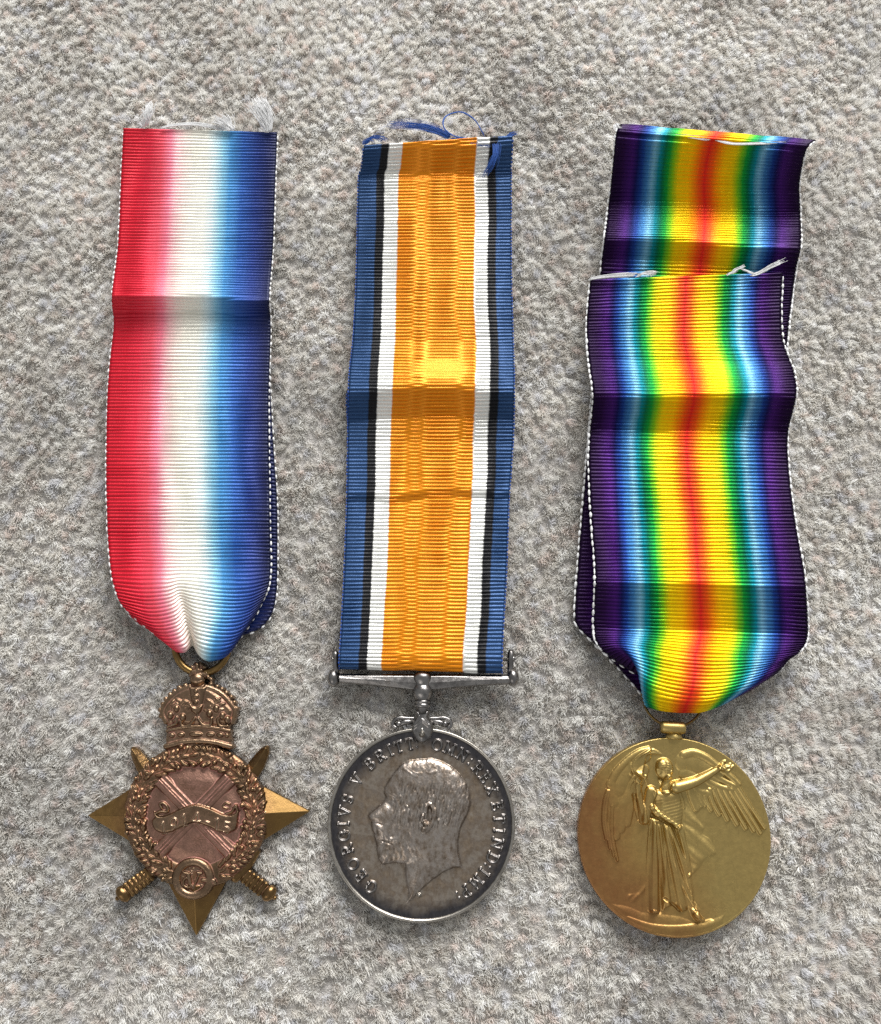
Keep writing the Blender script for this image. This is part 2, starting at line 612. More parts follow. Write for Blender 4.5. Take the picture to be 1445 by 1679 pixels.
def build_pile():
    sp = 1.68
    y0, y1 = at(722, 1679, 0)[1] - 30, at(722, 0, 0)[1] + 30
    xa = at(1445, 0, 0)[0] + 30
    pts = []
    rows = int((y1 - y0) / (sp * .87))
    for j in range(rows):
        y = y0 + j * sp * .87
        k = int(2 * xa / sp)
        x = -xa + (np.arange(k) + .5 * (j % 2)) * sp
        pts.append(np.stack([x, np.full(k, y)], -1))
    T = np.concatenate(pts)
    # only what lies inside the visible trapezoid and a hand's breadth around it
    T = T[np.abs(T[:, 0]) < 98 + 28 + np.clip((T[:, 1] - y0), 0, None) * 0.16]
    T += rng.normal(0, .34, T.shape)
    nt = len(T)
    lean = np.stack([value_noise(T[:, 0] * .07, T[:, 1] * .07, 11) - .5, value_noise(T[:, 0] * .07, T[:, 1] * .07, 12) - .5], -1) * 1.2 + rng.normal(0, .33, (nt, 2))
    lean[:, 0] += .12; lean[:, 1] -= .25
    hgt = .30 * (value_noise(T[:, 0] * .12, T[:, 1] * .12, 5) - .5) + rng.normal(0, .20, nt)
    # heathered colours: warm grey, pale grey, a few pinkish and cooler tufts
    base = np.array([srgb(236, 234, 229)[:3], srgb(243, 242, 238)[:3], srgb(228, 225, 219)[:3], srgb(234, 226, 220)[:3], srgb(229, 229, 230)[:3], srgb(217, 211, 204)[:3]])
    big = value_noise(T[:, 0] * .06, T[:, 1] * .06, 21)
    ci = rng.choice(6, nt, p=[.34, .24, .20, .08, .09, .05])
    tc = base[ci] * (0.90 + .22 * big + rng.normal(0, .03, nt))[:, None]
    F = 48
    N = nt * F
    ti = np.repeat(np.arange(nt), F)
    r = np.sqrt(rng.random(N)) * .96
    a = rng.random(N) * 2 * np.pi
    off = np.stack([r * np.cos(a), r * np.sin(a)], -1)
    ln = hgt[ti] - .85 * r ** 2.6 + .1 + rng.normal(0, .13, N)
    flier = rng.random(N) < .012
    ln = np.where(flier, ln + .5, np.minimum(ln, .75))
    lim = np.where(flier, 1.0, .8)
    ln = np.minimum(ln, lim)
    K = 5
    P = np.zeros((N, K, 3))
    curl = rng.normal(0, .20, (N, 2)); curl2 = rng.normal(0, .38, (N, 2))
    curl2[flier] *= 2.5
    for k, (f, sprd) in enumerate(((0, .40), (.45, .62), (.72, .85), (.90, 1.0), (1.0, 1.12))):
        xy = T[ti] + off * sprd * .92 + lean[ti] * f ** 2 * .9 + curl * f ** 2 + curl2 * max(0, f - .6) * 1.6
        P[:, k, :2] = xy
        P[:, k, 2] = -PILE * (1 - f) + ln * f
    fc = tc[ti] * (1 + rng.normal(0, .06, N))[:, None]
    fc = np.clip(fc, .05, .95)
    cv = bpy.data.hair_curves.new('carpet_pile')
    cv.add_curves([K] * N)
    cv.attributes['position'].data.foreach_set('vector', (P * S).astype(np.float32).ravel())
    ra = cv.attributes.get('radius') or cv.attributes.new('radius', 'FLOAT', 'POINT')
    rad = np.repeat(rng.uniform(.040, .068, N)[:, None], K, 1) * np.array([1.2, 1.1, 1, .85, .4])
    ra.data.foreach_set('value', (rad * S).astype(np.float32).ravel())
    ta = cv.attributes.new('tint', 'FLOAT_COLOR', 'CURVE')
    ta.data.foreach_set('color', np.concatenate([fc, np.ones((N, 1))], 1).astype(np.float32).ravel())
    cv.materials.append(carpet_material())
    o = bpy.data.objects.new('carpet_pile', cv)
    col.objects.link(o)
    o.parent = carpet
    o['kind'] = 'stuff'
    return N


build_pile()


# ------------------------------------------------------------------ ribbons
def ribbon_material(name, stops, rough=.42, spec=.55, grain=.25, silk=.38, white=.22):
    t = NT(name)
    t.setb(Metallic=silk)
    tc = t.n('ShaderNodeTexCoord')
    sep = t.n('ShaderNodeSeparateXYZ')
    t.l(tc.outputs['UV'], sep.inputs[0])
    v = t.coord(1000)
    nz = t.noise(v, 0.9, 3)
    u = t.math('ADD', sep.outputs[0], t.math('MULTIPLY', t.math('SUBTRACT', nz, .5), .014))
    c = t.ramp(u, [(p, srgb(*k)) for p, k in stops])
    # individual threads differ a little
    th = t.noise(t.coord(1000, stretch=(5, .35, 1)), 1.0, 3)
    c = t.mix(grain, c, t.ramp(th, [(.3, (.72, .72, .72, 1)), (.7, (1.12, 1.12, 1.12, 1))]), 'MULTIPLY')
    t.color(c)
    t.l(t.mix(white, c, (1, 1, 1, 1)), t.b.inputs['Specular Tint'])
    t.setb(Roughness=rough)
    t.b.inputs['Specular IOR Level'].default_value = spec
    t.bump(t.noise(t.coord(1000, stretch=(6, 2.5, 2)), 1.4, 2), .00006, .6)
    return t.m


def plain(name, c, rough=.7, spec=.3, sheen=.2):
    t = NT(name)
    v = t.coord(1000)
    f = t.noise(v, 1.3, 3)
    a = srgb(*c)
    t.color(t.ramp(f, [(.25, tuple(q * .8 for q in a[:3])), (.75, tuple(min(1, q * 1.1) for q in a[:3]))]))
    t.setb(Roughness=rough)
    t.b.inputs['Specular IOR Level'].default_value = spec
    tr = t.n('ShaderNodeBsdfTranslucent')
    tr.inputs[0].default_value = a
    mx = t.n('ShaderNodeMixShader')
    mx.inputs[0].default_value = .15
    t.l(t.b.outputs[0], mx.inputs[1]); t.l(tr.outputs[0], mx.inputs[2])
    t.l(mx.outputs[0], t.t.nodes['Material Output'].inputs[0])
    return t.m


WHITE_THREAD = plain('white_cotton_thread', (250, 250, 248), .45, .6)
BLUE_THREAD = plain('blue_silk_thread', (58, 104, 186), .5, .5)
BLUE_SELVEDGE = plain('blue_selvedge_thread', (34, 78, 160), .5, .5)


def watered(u, py, seed):
    """lengthwise wavy streaks where the ribs are pressed flatter"""
    wv = u * 13 + 1.6 * value_noise(py * .012, u * 3, seed + 61) + seed
    return .45 + 1.0 * value_noise(wv, py * .010, seed + 60)


def strip(name, G, ucols, zprof, pitch, parent, mat, A=.25, cols=56, tilt=0.0, moire=None, bead=None, beadmat=None, per=2, wob=.12, seed=0, sub=7, thick=.22):
    G = np.array(G, float)
    us = np.linspace(0, 1, cols)
    K = len(ucols)
    Gu = catmull(G.transpose(1, 0, 2), np.interp(us, ucols, np.arange(K))).transpose(1, 0, 2)   # rows x cols x 3

    def surf(t):
        Q = catmull(Gu, t)
        if zprof:
            zp = np.array(zprof, float)
            ax_ = np.arange(zp[0, 0], zp[-1, 0] + 1)
            kz = np.exp(-(np.arange(-9, 10) / 1.5) ** 2 / 2); kz /= kz.sum()
            zf = np.convolve(np.pad(np.interp(ax_, zp[:, 0], zp[:, 1]), 9, mode='edge'), kz, mode='valid')
            zp = np.stack([ax_, zf], -1)
            py = Q[..., 1] + tilt * (us[None, :] - .5) + 11 * (value_noise(us[None, :] * 3.4 + seed, Q[..., 1] * .006, seed + 70) - .5)
            Q[..., 2] += np.interp(py, zp[:, 0], zp[:, 1])
        Q[..., 2] += .50 * (value_noise(us[None, :] * 6.5 + seed + Q[..., 1] * .004, Q[..., 1] * .011, seed + 40) - .5)
        return at(Q[..., 0], Q[..., 1], Q[..., 2]), Q
    nr = len(G)
    tt = np.linspace(0, nr - 1, 3000)
    Pc, _ = surf(tt)
    c = Pc[:, cols // 2]
    s = np.concatenate([[0], np.cumsum(np.linalg.norm(np.diff(c, axis=0), axis=1))])
    L = s[-1]
    ribs = int(L / pitch)
    R = ribs * sub + 1
    t = np.interp(np.linspace(0, L, R), s, tt)
    P, Q = surf(t)
    du = np.gradient(P, axis=1); dv = np.gradient(P, axis=0)
    N = np.cross(dv, du)
    N /= np.linalg.norm(N, axis=-1, keepdims=True) + 1e-9
    flip = np.sign(N[R // 3, cols // 2, 2]) or 1
    N *= flip
    ph = np.linspace(0, ribs, R)[:, None] + wob * (value_noise(us[None, :] * 7 + 3, np.linspace(0, ribs * .5, R)[:, None], seed + 1) - .5) * 2
    rib = lambda p: np.abs(np.sin(np.pi * p)) ** .8
    h = rib(ph)
    if moire is not None:
        w = moire(us[None, :] + 0 * ph, Q[..., 1])
        h = (1 - w) * h + w * rib(ph + .5)
    amp = watered(us[None, :] + 0 * ph, Q[..., 1], seed) * (1 + .22 * (value_noise(np.linspace(0, ribs, R)[:, None] * 1.0, us[None, :] * 5, seed + 5) - .5) * 2)
    P = P + N * (A * h * amp)[..., None]
    idx = np.arange(R * cols).reshape(R, cols)
    f = np.stack([idx[:-1, :-1], idx[:-1, 1:], idx[1:, 1:], idx[1:, :-1]], -1).reshape(-1, 4)
    if flip > 0:
        f = f[:, ::-1]
    warp = .020 * (value_noise(us[None, :] * 2.2 + 5, Q[..., 1] * .014, seed + 80) - .5) * np.sin(np.pi * us)[None, :] ** .5
    uv = np.stack([us[None, :] + warp, np.broadcast_to(np.linspace(0, 1, R)[:, None], (R, cols))], -1).reshape(-1, 2)
    o = mk(name, P.reshape(-1, 3), f, mat, parent, uv=uv)
    md = o.modifiers.new('cloth_thickness', 'SOLIDIFY')
    md.thickness = thick * S
    md.offset = -1
    # selvedge stitches
    if bead:
        bw, bl, bh = bead
        tm = MB(); tm.ball((0, 0, 0), 1, 8, 5)
        tv = np.array(tm.v); tf = tm.f
        V, F = [], []
        for e, eo in ((0, 1), (cols - 1, cols - 2)):
            for k in range(1, ribs, per):
                r = min(int((k + .5 * per) * sub), R - 2)
                p = P[r, e]; d = P[min(r + 2, R - 1), e] - P[max(r - 2, 0), e]
                d /= np.linalg.norm(d) + 1e-9
                o_ = P[r, e] - P[r, eo]; o_ -= d * np.dot(o_, d); o_ /= np.linalg.norm(o_) + 1e-9
                up = np.cross(d, o_)
                j = random.uniform(.6, 1.15)
                q = tv[:, :1] * o_ * bw * j + tv[:, 1:2] * d * bl * random.uniform(.85, 1.1) + tv[:, 2:] * up * bh * j
                q += p + o_ * bw * random.uniform(.35, .75) - np.array([0, 0, thick * .3])
                k0 = len(V) * len(tv)
                V.append(q); F += [tuple(i + k0 for i in g) for g in tf]
        mk('edge_stitching', np.concatenate(V), F, beadmat, o, kind='stuff')
    return o, P, Q


def rowpts(us, left, right, z, sag=0.0):
    """a control row between two edge pixels"""
    out = []
    for u in us:
        out.append((left[0] + (right[0] - left[0]) * u, left[1] + (right[1] - left[1]) * u, z + sag * math.sin(math.pi * u)))
    return out


def threads(parent, path, n, spread, r, mat, fan=1.0, seed=0, name='loose_thread'):
    """a small bundle of frayed fibres along a pixel path (px, py, z mm)"""
    rr = random.Random(seed)
    P = curve(path, 5)
    W = at(P[:, 0], P[:, 1], P[:, 2])
    m = MB()
    for _ in range(int(n * 2) if n > 6 else n):
        a, b = rr.gauss(0, spread * 1.25), rr.gauss(0, spread * .8)
        w = rr.gauss(0, spread * .55)
        fq = rr.uniform(3, 9)
        pts = []
        end = rr.uniform(.72, 1.0)
        k = len(W)
        for i in range(k):
            f = i / (k - 1)
            q = catmull(W, np.array([f * end * (k - 1)]))[0]
            g = .35 + fan * f
            pts.append(q + np.array([a * g + w * math.sin(f * fq + a), a * .5 * g + b * g * .5, abs(b) * g * .6]))
        m.tube(pts, [r * (1 - .6 * i / (k - 1)) for i in range(k)], 4)
    return m.build(name, mat, parent, kind='stuff' if n > 6 else None)


U5 = [0, .25, .5, .75, 1]
# ---- ribbon of the bronze star: red, white and blue shaded
star_stops = [(0, (190, 12, 36)), (.10, (198, 18, 42)), (.18, (212, 40, 62)), (.25, (222, 76, 92)), (.305, (232, 122, 142)), (.35, (236, 180, 182)), (.40, (234, 214, 204)), (.46, (233, 228, 214)), (.55, (230, 230, 218)), (.60, (202, 220, 222)), (.655, (128, 182, 206)), (.70, (66, 134, 186)), (.78, (34, 84, 158)), (.87, (24, 52, 124)), (.95, (18, 30, 84)), (1, (12, 18, 52))]
M_STAR_RIB = ribbon_material('red_white_blue_silk', star_stops, .40, .65, white=.55, silk=.28)
r1 = thing('medal_ribbon', at(320, 640, 1.2), 'red, white and blue shaded silk ribbon looped through the bronze star\'s ring', 'ribbon')
LE = [(203, 210), (199, 290), (194, 400), (184, 484), (187, 530), (182, 580), (177, 640), (175, 720), (175, 800), (177, 870), (181, 925)]
RE = [(455, 217), (452, 290), (448, 400), (442, 487), (444, 530), (443, 580), (441, 640), (441, 720), (442, 800), (443, 870), (444, 925)]
US = [0, .2, .36, .44, .52, .68, .85, 1]
G = [rowpts(US, a, b, 0, .25) for a, b in zip(LE, RE)]
# gathering into the ring: two lobes with a pinch between them
G += [
    [(188, 963, .3), (236, 968, .9), (274, 966, 1.0), (293, 960, .5), (315, 962, .9), (360, 968, 1.2), (408, 968, .9), (441, 958, .2)],
    [(203, 995, -.2), (246, 1008, .7), (284, 1003, 1.0), (300, 990, -.3), (320, 1000, .9), (360, 1006, 1.1), (402, 1004, .6), (431, 985, -.3)],
    [(238, 1026, -.6), (264, 1038, .4), (292, 1034, .7), (306, 1020, -1.0), (323, 1034, .7), (352, 1040, .9), (388, 1038, .3), (414, 1016, -.8)],
    [(268, 1050, -1.0), (283, 1060, -.2), (302, 1060, .2), (314, 1046, -1.8), (325, 1060, .2), (346, 1068, .5), (374, 1064, -.2), (394, 1046, -1.2)],
    [(288, 1060, -2.0), (294, 1068, -1.4), (304, 1068, -1.4), (316, 1058, -2.6), (327, 1073, -1.2), (344, 1083, -1.0), (364, 1078, -1.4), (380, 1064, -2.2)],
    [(293, 1052, -3.0), (297, 1058, -2.6), (305, 1056, -2.8), (317, 1052, -3.0), (328, 1060, -2.6), (343, 1066, -2.6), (360, 1060, -2.8), (372, 1052, -3.0)],
]
zp1 = [(150, 2.0), (205, 2.0), (300, 2.2), (420, 3.4), (455, 5.0), (483, 7.0), (487, 7.4), (491, 6.9), (514, 3.9), (545, 3.1), (600, 3.3), (690, 3.4), (800, 3.9), (830, 4.3), (845, 4.25), (878, 3.7), (890, 3.75), (960, 4.3), (1010, 4.4), (1090, 4.0)]
s1, P1, Q1 = strip('ribbon_front', G, US, zp1, .73, r1, M_STAR_RIB, bead=(.22, .52, .20), beadmat=WHITE_THREAD, seed=1, tilt=-6)
LB = [(214, 230), (206, 380), (196, 500), (190, 700), (194, 800), (200, 900), (204, 985), (225, 1020), (280, 1050)]
RB = [(446, 230), (440, 380), (438, 500), (446, 690), (454, 810), (455, 900), (452, 985), (432, 1026), (390, 1045)]
G = [rowpts(U5, a, b, z) for a, b, z in zip(LB, RB, (1.0, 1.0, 1.1, 1.2, 1.5, 1.6, 1.6, 1.4, 1.2))]
strip('ribbon_back', G, U5, None, .73, r1, M_STAR_RIB, cols=40, bead=(.22, .52, .20), beadmat=WHITE_THREAD, seed=2, sub=5)
threads(r1, [(440, 216, 3.0), (438, 200, 3.6), (430, 182, 4.2), (416, 162, 4.4)], 90, .50, .085, WHITE_THREAD, 1.2, 1)
threads(r1, [(238, 207, 3.0), (241, 196, 3.6), (243, 184, 4.0), (245, 168, 4.0)], 44, .36, .075, WHITE_THREAD, 1.1, 2)
threads(r1, [(266, 210, 2.9), (290, 205, 3.1), (325, 204, 3.2), (372, 213, 3.0)], 70, .42, .085, WHITE_THREAD, .3, 3)
threads(r1, [(378, 214, 3.2), (372, 206, 3.4), (366, 200, 3.6), (356, 194, 3.7)], 60, .46, .085, WHITE_THREAD, 1.1, 4)

# ---- ribbon of the silver medal: orange centre with white, black and blue stripes
e = .004
silver_stops = []
for p, c in ((0, (38, 68, 108)), (.118, (18, 19, 22)), (.172, (226, 226, 220)), (.262, (214, 128, 10)), (.765, (226, 226, 220)), (.850, (18, 19, 22)), (.905, (38, 68, 108))):
    if silver_stops:
        silver_stops.append((p - e, silver_stops[-1][1]))
    silver_stops.append((p + (e if p else 0), c))
M_SIL_RIB = ribbon_material('orange_striped_watered_silk', silver_stops, .34, .7, white=.4)
r2 = thing('medal_ribbon', at(705, 650, 1.2), 'orange watered silk ribbon with white, black and blue edge stripes on the silver medal', 'ribbon')
LE = [(597, 238), (593, 275), (588, 300), (585, 440), (580, 550), (573, 620), (571, 700), (570, 770), (569, 830), (565, 940), (559, 1050), (557, 1078), (557, 1092), (558, 1094), (559, 1088), (560, 1070)]
RE = [(841, 222), (838, 270), (838, 295), (838, 440), (841, 550), (843, 620), (842, 700), (838, 770), (834, 830), (830, 940), (824, 1050), (823, 1080), (823, 1100), (823, 1102), (822, 1094), (821, 1075)]
Zs = [0] * 11 + [.2, -.3, -1.4, -2.4, -2.8]
G = [rowpts(U5, a, b, z, .15) for a, b, z in zip(LE, RE, Zs)]


def moire2(u, py):
    n1 = value_noise(py * .016, py * 0 + 1.5, 31); n2 = value_noise(py * .013, py * 0 + 7.5, 33); n3 = value_noise(py * .016, py * 0 + 3.5, 37)
    b1 = .375 + .05 * (n1 - .5); b2 = .455 + .07 * (n2 - .5) ; b3 = .655 + .08 * (n3 - .5)
    k = .048
    w = smoothstep(b1 - k, b1 + k, u) - smoothstep(b2 - k, b2 + k, u) + smoothstep(b3 - k, b3 + k, u)
    # watered patches where the ribs are pressed flat
    d = np.hypot((u - .56) / .17, (py - 605) / 18.0)
    w = np.where(d < 1.3, w * smoothstep(.6, 1.3, d) + .5 * (1 - smoothstep(.6, 1.3, d)), w)
    m = (u > .262) & (u < .765)
    return np.where(m, np.clip(w, 0, 1), 0)


zp2 = [(150, 5.2), (222, 6.6), (240, 6.0), (284, 2.6), (291, 2.35), (296, 2.7), (330, 2.75), (450, 3.0), (560, 3.5), (618, 5.8), (634, 6.4), (642, 6.2), (688, 2.7), (725, 2.0), (790, 2.5), (806, 2.75), (820, 2.1), (826, 2.25), (940, 3.2), (1040, 4.4), (1070, 4.7), (1110, 4.7)]
strip('ribbon_front', G, U5, zp2, .76, r2, M_SIL_RIB, moire=moire2, bead=(.16, .34, .18), beadmat=BLUE_SELVEDGE, per=1, seed=11, tilt=4, wob=.08, cols=84, A=.27)
LB = [(600, 300), (588, 450), (574, 622), (569, 660), (575, 760), (575, 900), (566, 1060)]
RB = [(832, 295), (836, 450), (839, 620), (837, 660), (830, 760), (826, 900), (818, 1060)]
G = [rowpts(U5, a, b, z) for a, b, z in zip(LB, RB, (1.0, 1.1, 1.7, 1.7, 1.1, 1.1, 1.4))]
strip('ribbon_back', G, U5, None, .76, r2, M_SIL_RIB, cols=30, bead=(.16, .34, .18), beadmat=BLUE_SELVEDGE, per=1, seed=12, sub=4)
threads(r2, [(736, 226, 5.8), (720, 216, 6.4), (690, 208, 6.4), (632, 203, 5.4)], 40, .55, .06, BLUE_THREAD, .7, 5)
threads(r2, [(770, 228, 5.8), (742, 222, 6.2), (727, 206, 6.6), (733, 190, 6.8), (757, 184, 7.0), (778, 196, 6.9), (790, 215, 6.6), (799, 232, 6.0)], 4, .22, .12, BLUE_THREAD, .3, 6)
threads(r2, [(600, 236, 5.6), (604, 229, 5.8), (616, 226, 6.0), (632, 233, 6.0)], 30, .42, .06, BLUE_THREAD, .8, 7)
threads(r2, [(808, 226, 6.0), (814, 244, 6.0), (808, 266, 5.6), (793, 292, 4.4)], 26, .5, .06, BLUE_THREAD, .7, 8)
threads(r2, [(740, 228, 5.9), (760, 230, 6.2), (785, 236, 6.2), (806, 240, 6.0)], 14, .30, .06, BLUE_THREAD, .6, 9)
threads(r2, [(828, 232, 6.0), (834, 224, 6.1), (838, 222, 6.0), (842, 224, 5.8)], 40, .45, .07, BLUE_THREAD, .8, 10)

# ---- ribbon of the gilt medal: rainbow shaded from violet edges to a red centre
half = [(0, (22, 9, 32)), (.05, (38, 13, 56)), (.10, (60, 23, 94)), (.13, (22, 20, 76)), (.158, (24, 54, 122)), (.19, (58, 112, 162)), (.217, (112, 164, 190)), (.246, (16, 120, 136)), (.272, (4, 98, 66)), (.30, (20, 138, 48)), (.325, (116, 176, 24)), (.36, (226, 194, 10)), (.41, (240, 184, 8)), (.44, (236, 140, 12)), (.468, (226, 86, 22)), (.5, (212, 40, 32))]
vic_stops = half + [(1 - p, c) for p, c in half[:-1]]
M_VIC_RIB = ribbon_material('rainbow_shaded_silk', vic_stops, .36, .6, white=.12)
r3 = thing('medal_ribbon', at(1140, 680, 1.2), 'rainbow shaded silk ribbon with violet edges looped through the gilt medal', 'ribbon')
UV = [0, .1, .2, .35, .5, .65, .8, .9, 1]
LE = [(968, 458), (963, 520), (963, 560), (968, 610), (973, 650), (968, 705), (966, 760), (970, 850), (976, 930), (976, 965), (974, 1030)]
RE = [(1283, 447), (1281, 510), (1284, 560), (1302, 612), (1305, 650), (1292, 710), (1293, 765), (1303, 850), (1317, 930), (1322, 975), (1324, 1042)]
G = [rowpts(UV, a, b, 0, .2) for a, b in zip(LE, RE)]
G += [
    [(982, 1058, -.2), (1008, 1056, .6), (1038, 1058, .9), (1088, 1066, .8), (1140, 1072, .8), (1192, 1074, .8), (1248, 1074, .6), (1282, 1072, .2), (1312, 1066, -.4)],
    [(1010, 1084, -2.2), (1028, 1074, -.5), (1046, 1086, .8), (1086, 1098, .9), (1138, 1106, .9), (1190, 1106, .8), (1242, 1098, .4), (1270, 1090, -.2), (1294, 1080, -1.2)],
    [(1048, 1108, -4.0), (1052, 1096, -2.4), (1050, 1112, .2), (1080, 1126, .7), (1132, 1136, .8), (1182, 1134, .7), (1228, 1122, .1), (1254, 1112, -.6), (1276, 1100, -1.8)],
    [(1080, 1132, -5.0), (1068, 1128, -4.2), (1054, 1138, -1.4), (1078, 1150, -.3), (1124, 1157, 0), (1168, 1154, -.2), (1204, 1142, -.8), (1228, 1130, -1.6), (1248, 1118, -2.6)],
    [(1090, 1148, -5.6), (1076, 1148, -5.0), (1060, 1156, -3.4), (1082, 1164, -2.4), (1120, 1168, -2.2), (1156, 1165, -2.4), (1184, 1154, -3), (1202, 1144, -3.6), (1218, 1136, -4.4)],
    [(1092, 1136, -6), (1080, 1138, -5.8), (1068, 1142, -5.2), (1086, 1146, -4.8), (1118, 1148, -4.6), (1150, 1146, -4.8), (1174, 1140, -5), (1190, 1134, -5.4), (1200, 1130, -5.8)],
]
zp3 = [(400, 3.6), (440, 3.6), (470, 3.4), (540, 3.7), (590, 4.8), (628, 7.0), (645, 7.9), (652, 7.6), (690, 4.6), (706, 3.6), (710, 3.6), (760, 4.1), (860, 5.2), (940, 7.0), (954, 7.4), (958, 7.2), (1000, 5.2), (1030, 4.0), (1036, 4.0), (1080, 5.4), (1130, 6.0), (1180, 6.0)]
strip('ribbon_front', G, UV, zp3, .75, r3, M_VIC_RIB, cols=72, bead=(.29, .70, .26), beadmat=WHITE_THREAD, seed=21, tilt=-9)
LB = [(1017, 203), (1012, 214), (1009, 228), (1003, 290), (997, 345), (991, 395), (985, 450), (972, 640), (962, 760), (950, 900), (943, 1000), (947, 1026), (970, 1050), (1012, 1092), (1050, 1135)]
RB = [(1338, 230), (1328, 238), (1320, 252), (1311, 300), (1312, 345), (1313, 402), (1303, 455), (1288, 590), (1280, 760), (1290, 900), (1300, 1000), (1290, 1020), (1270, 1045), (1230, 1090), (1190, 1130)]
Zb = [-1.2, .3, -.3] + [0] * 10 + [-.2, -.4]
G = [rowpts(U5, a, b, z) for a, b, z in zip(LB, RB, Zb)]
zp3b = [(190, 11.2), (236, 11.2), (300, 5.0), (338, 2.2), (346, 2.0), (362, 2.7), (396, 5.2), (402, 5.0), (430, 2.2), (450, 1.3), (470, 1.1), (640, 1.5), (900, 1.5), (1150, 1.4)]
strip('ribbon_back', G, U5, zp3b, .75, r3, M_VIC_RIB, cols=56, bead=(.29, .70, .26), beadmat=WHITE_THREAD, seed=22, tilt=-16)
threads(r3, [(968, 458, 4.4), (990, 454, 4.6), (1015, 452, 4.8), (1042, 452, 4.6)], 60, .40, .085, WHITE_THREAD, .4, 11)
threads(r3, [(1046, 453, 4.5), (1056, 448, 4.8), (1066, 448, 4.9), (1074, 452, 4.7)], 34, .38, .08, WHITE_THREAD, .6, 12)
threads(r3, [(1194, 450, 4.5), (1203, 446, 4.7), (1210, 441, 4.8), (1218, 438, 4.8)], 36, .36, .08, WHITE_THREAD, .7, 13)
threads(r3, [(1236, 451, 4.5), (1250, 446, 4.8), (1264, 438, 5.2), (1279, 431, 5.5)], 50, .42, .08, WHITE_THREAD, .9, 14)
threads(r3, [(1214, 440, 4.6), (1224, 444, 4.7), (1232, 448, 4.7), (1240, 451, 4.6)], 12, .16, .06, WHITE_THREAD, .5, 18)
threads(r3, [(1014, 206, 11.0), (1010, 204, 11.3), (1012, 210, 11.3), (1018, 214, 11.2)], 20, .3, .08, WHITE_THREAD, .6, 15)
threads(r3, [(1088, 219, 11.2), (1110, 222, 11.4), (1140, 226, 11.4), (1165, 230, 11.3)], 30, .24, .08, WHITE_THREAD, .4, 16)
threads(r3, [(1170, 228, 11.2), (1200, 236, 11.4), (1240, 236, 11.4), (1290, 234, 11.3)], 30, .24, .08, WHITE_THREAD, .4, 17)


# ------------------------------------------------------------------ metals
def metal(name, stops, scale=.5, rough=(.3, .45), residue=None, point=None, grain=.00002, edge=None):
    """stops: colours chosen by a soft stain noise; residue=(colour, amount) dry polish left in the hollows; edge=(colour) rubbed high spots"""
    t = NT(name)
    v = t.coord(1000)
    n1 = t.noise(v, scale, 6, .6)
    c = t.ramp(n1, stops)
    geo = t.n('ShaderNodeNewGeometry')
    rg = t.ramp(t.noise(v, scale * 2.3, 5), [(.3, (rough[0],) * 3), (.7, (rough[1],) * 3)])
    if residue:
        colr, amt = residue
        low = t.ramp(geo.outputs['Pointiness'], [(.44, (1, 1, 1)), (.505, (0, 0, 0))])
        patch = t.ramp(t.noise(v, .16, 3), [(.35, (0, 0, 0)), (.6, (1, 1, 1))])
        f = t.math('MULTIPLY', t.math('MULTIPLY', low, patch), amt, True)
        c = t.mix(f, c, colr)
        rg = t.mix(f, rg, (.8, .8, .8, 1))
        mt = t.math('SUBTRACT', 1.0, t.math('MULTIPLY', f, .85))
        t.l(mt, t.b.inputs['Metallic'])
    else:
        t.setb(Metallic=1.0)
    if edge:
        hi = t.ramp(geo.outputs['Pointiness'], [(.50, (0, 0, 0)), (.60, (1, 1, 1))])
        c = t.mix(t.math('MULTIPLY', hi, .6), c, edge)
    t.color(c)
    t.l(rg, t.b.inputs['Roughness'])
    t.bump(t.noise(v, 5, 4, .6), grain)
    return t


def local(cx, cy, z0):
    """mm-per-pixel frame on the horizontal plane z0 around a pixel"""
    c = at(cx, cy, z0)
    sx = at(cx + 1, cy, z0)[0] - c[0]
    sy = c[1] - at(cx, cy + 1, z0)[1]
    return c, sx, sy


# ================================================================== bronze star
SC = (321.0, 1338.0)
Z_STAR = .9
c0, sx, sy = local(*SC, 2.2)
star = thing('star_medal', at(*SC, -.3), 'bronze four pointed star medal with crown, crossed swords and laurel wreath', 'medal')


def star_mm(px, py, h):
    p = at(px, py, 2.2)
    p[..., 2] = Z_STAR + h
    return p


R = Relief(136, 1086, 512, 1542, .7)
STARP = [(140, 1338), (246, 1272), (321, 1180), (396, 1272), (508, 1331), (394, 1402), (320, 1537), (249, 1404)]
R.poly(STARP, lambda d, X, Y: np.minimum(1.5 + np.minimum(d, 60) * .44, np.where(np.hypot(X - 321, Y - 1338) < 113, 8, 99)), 'star')
rad = np.hypot(R.X - SC[0], (R.Y - SC[1]) / 1.02)
ang = np.arctan2(R.Y - SC[1], R.X - SC[0])

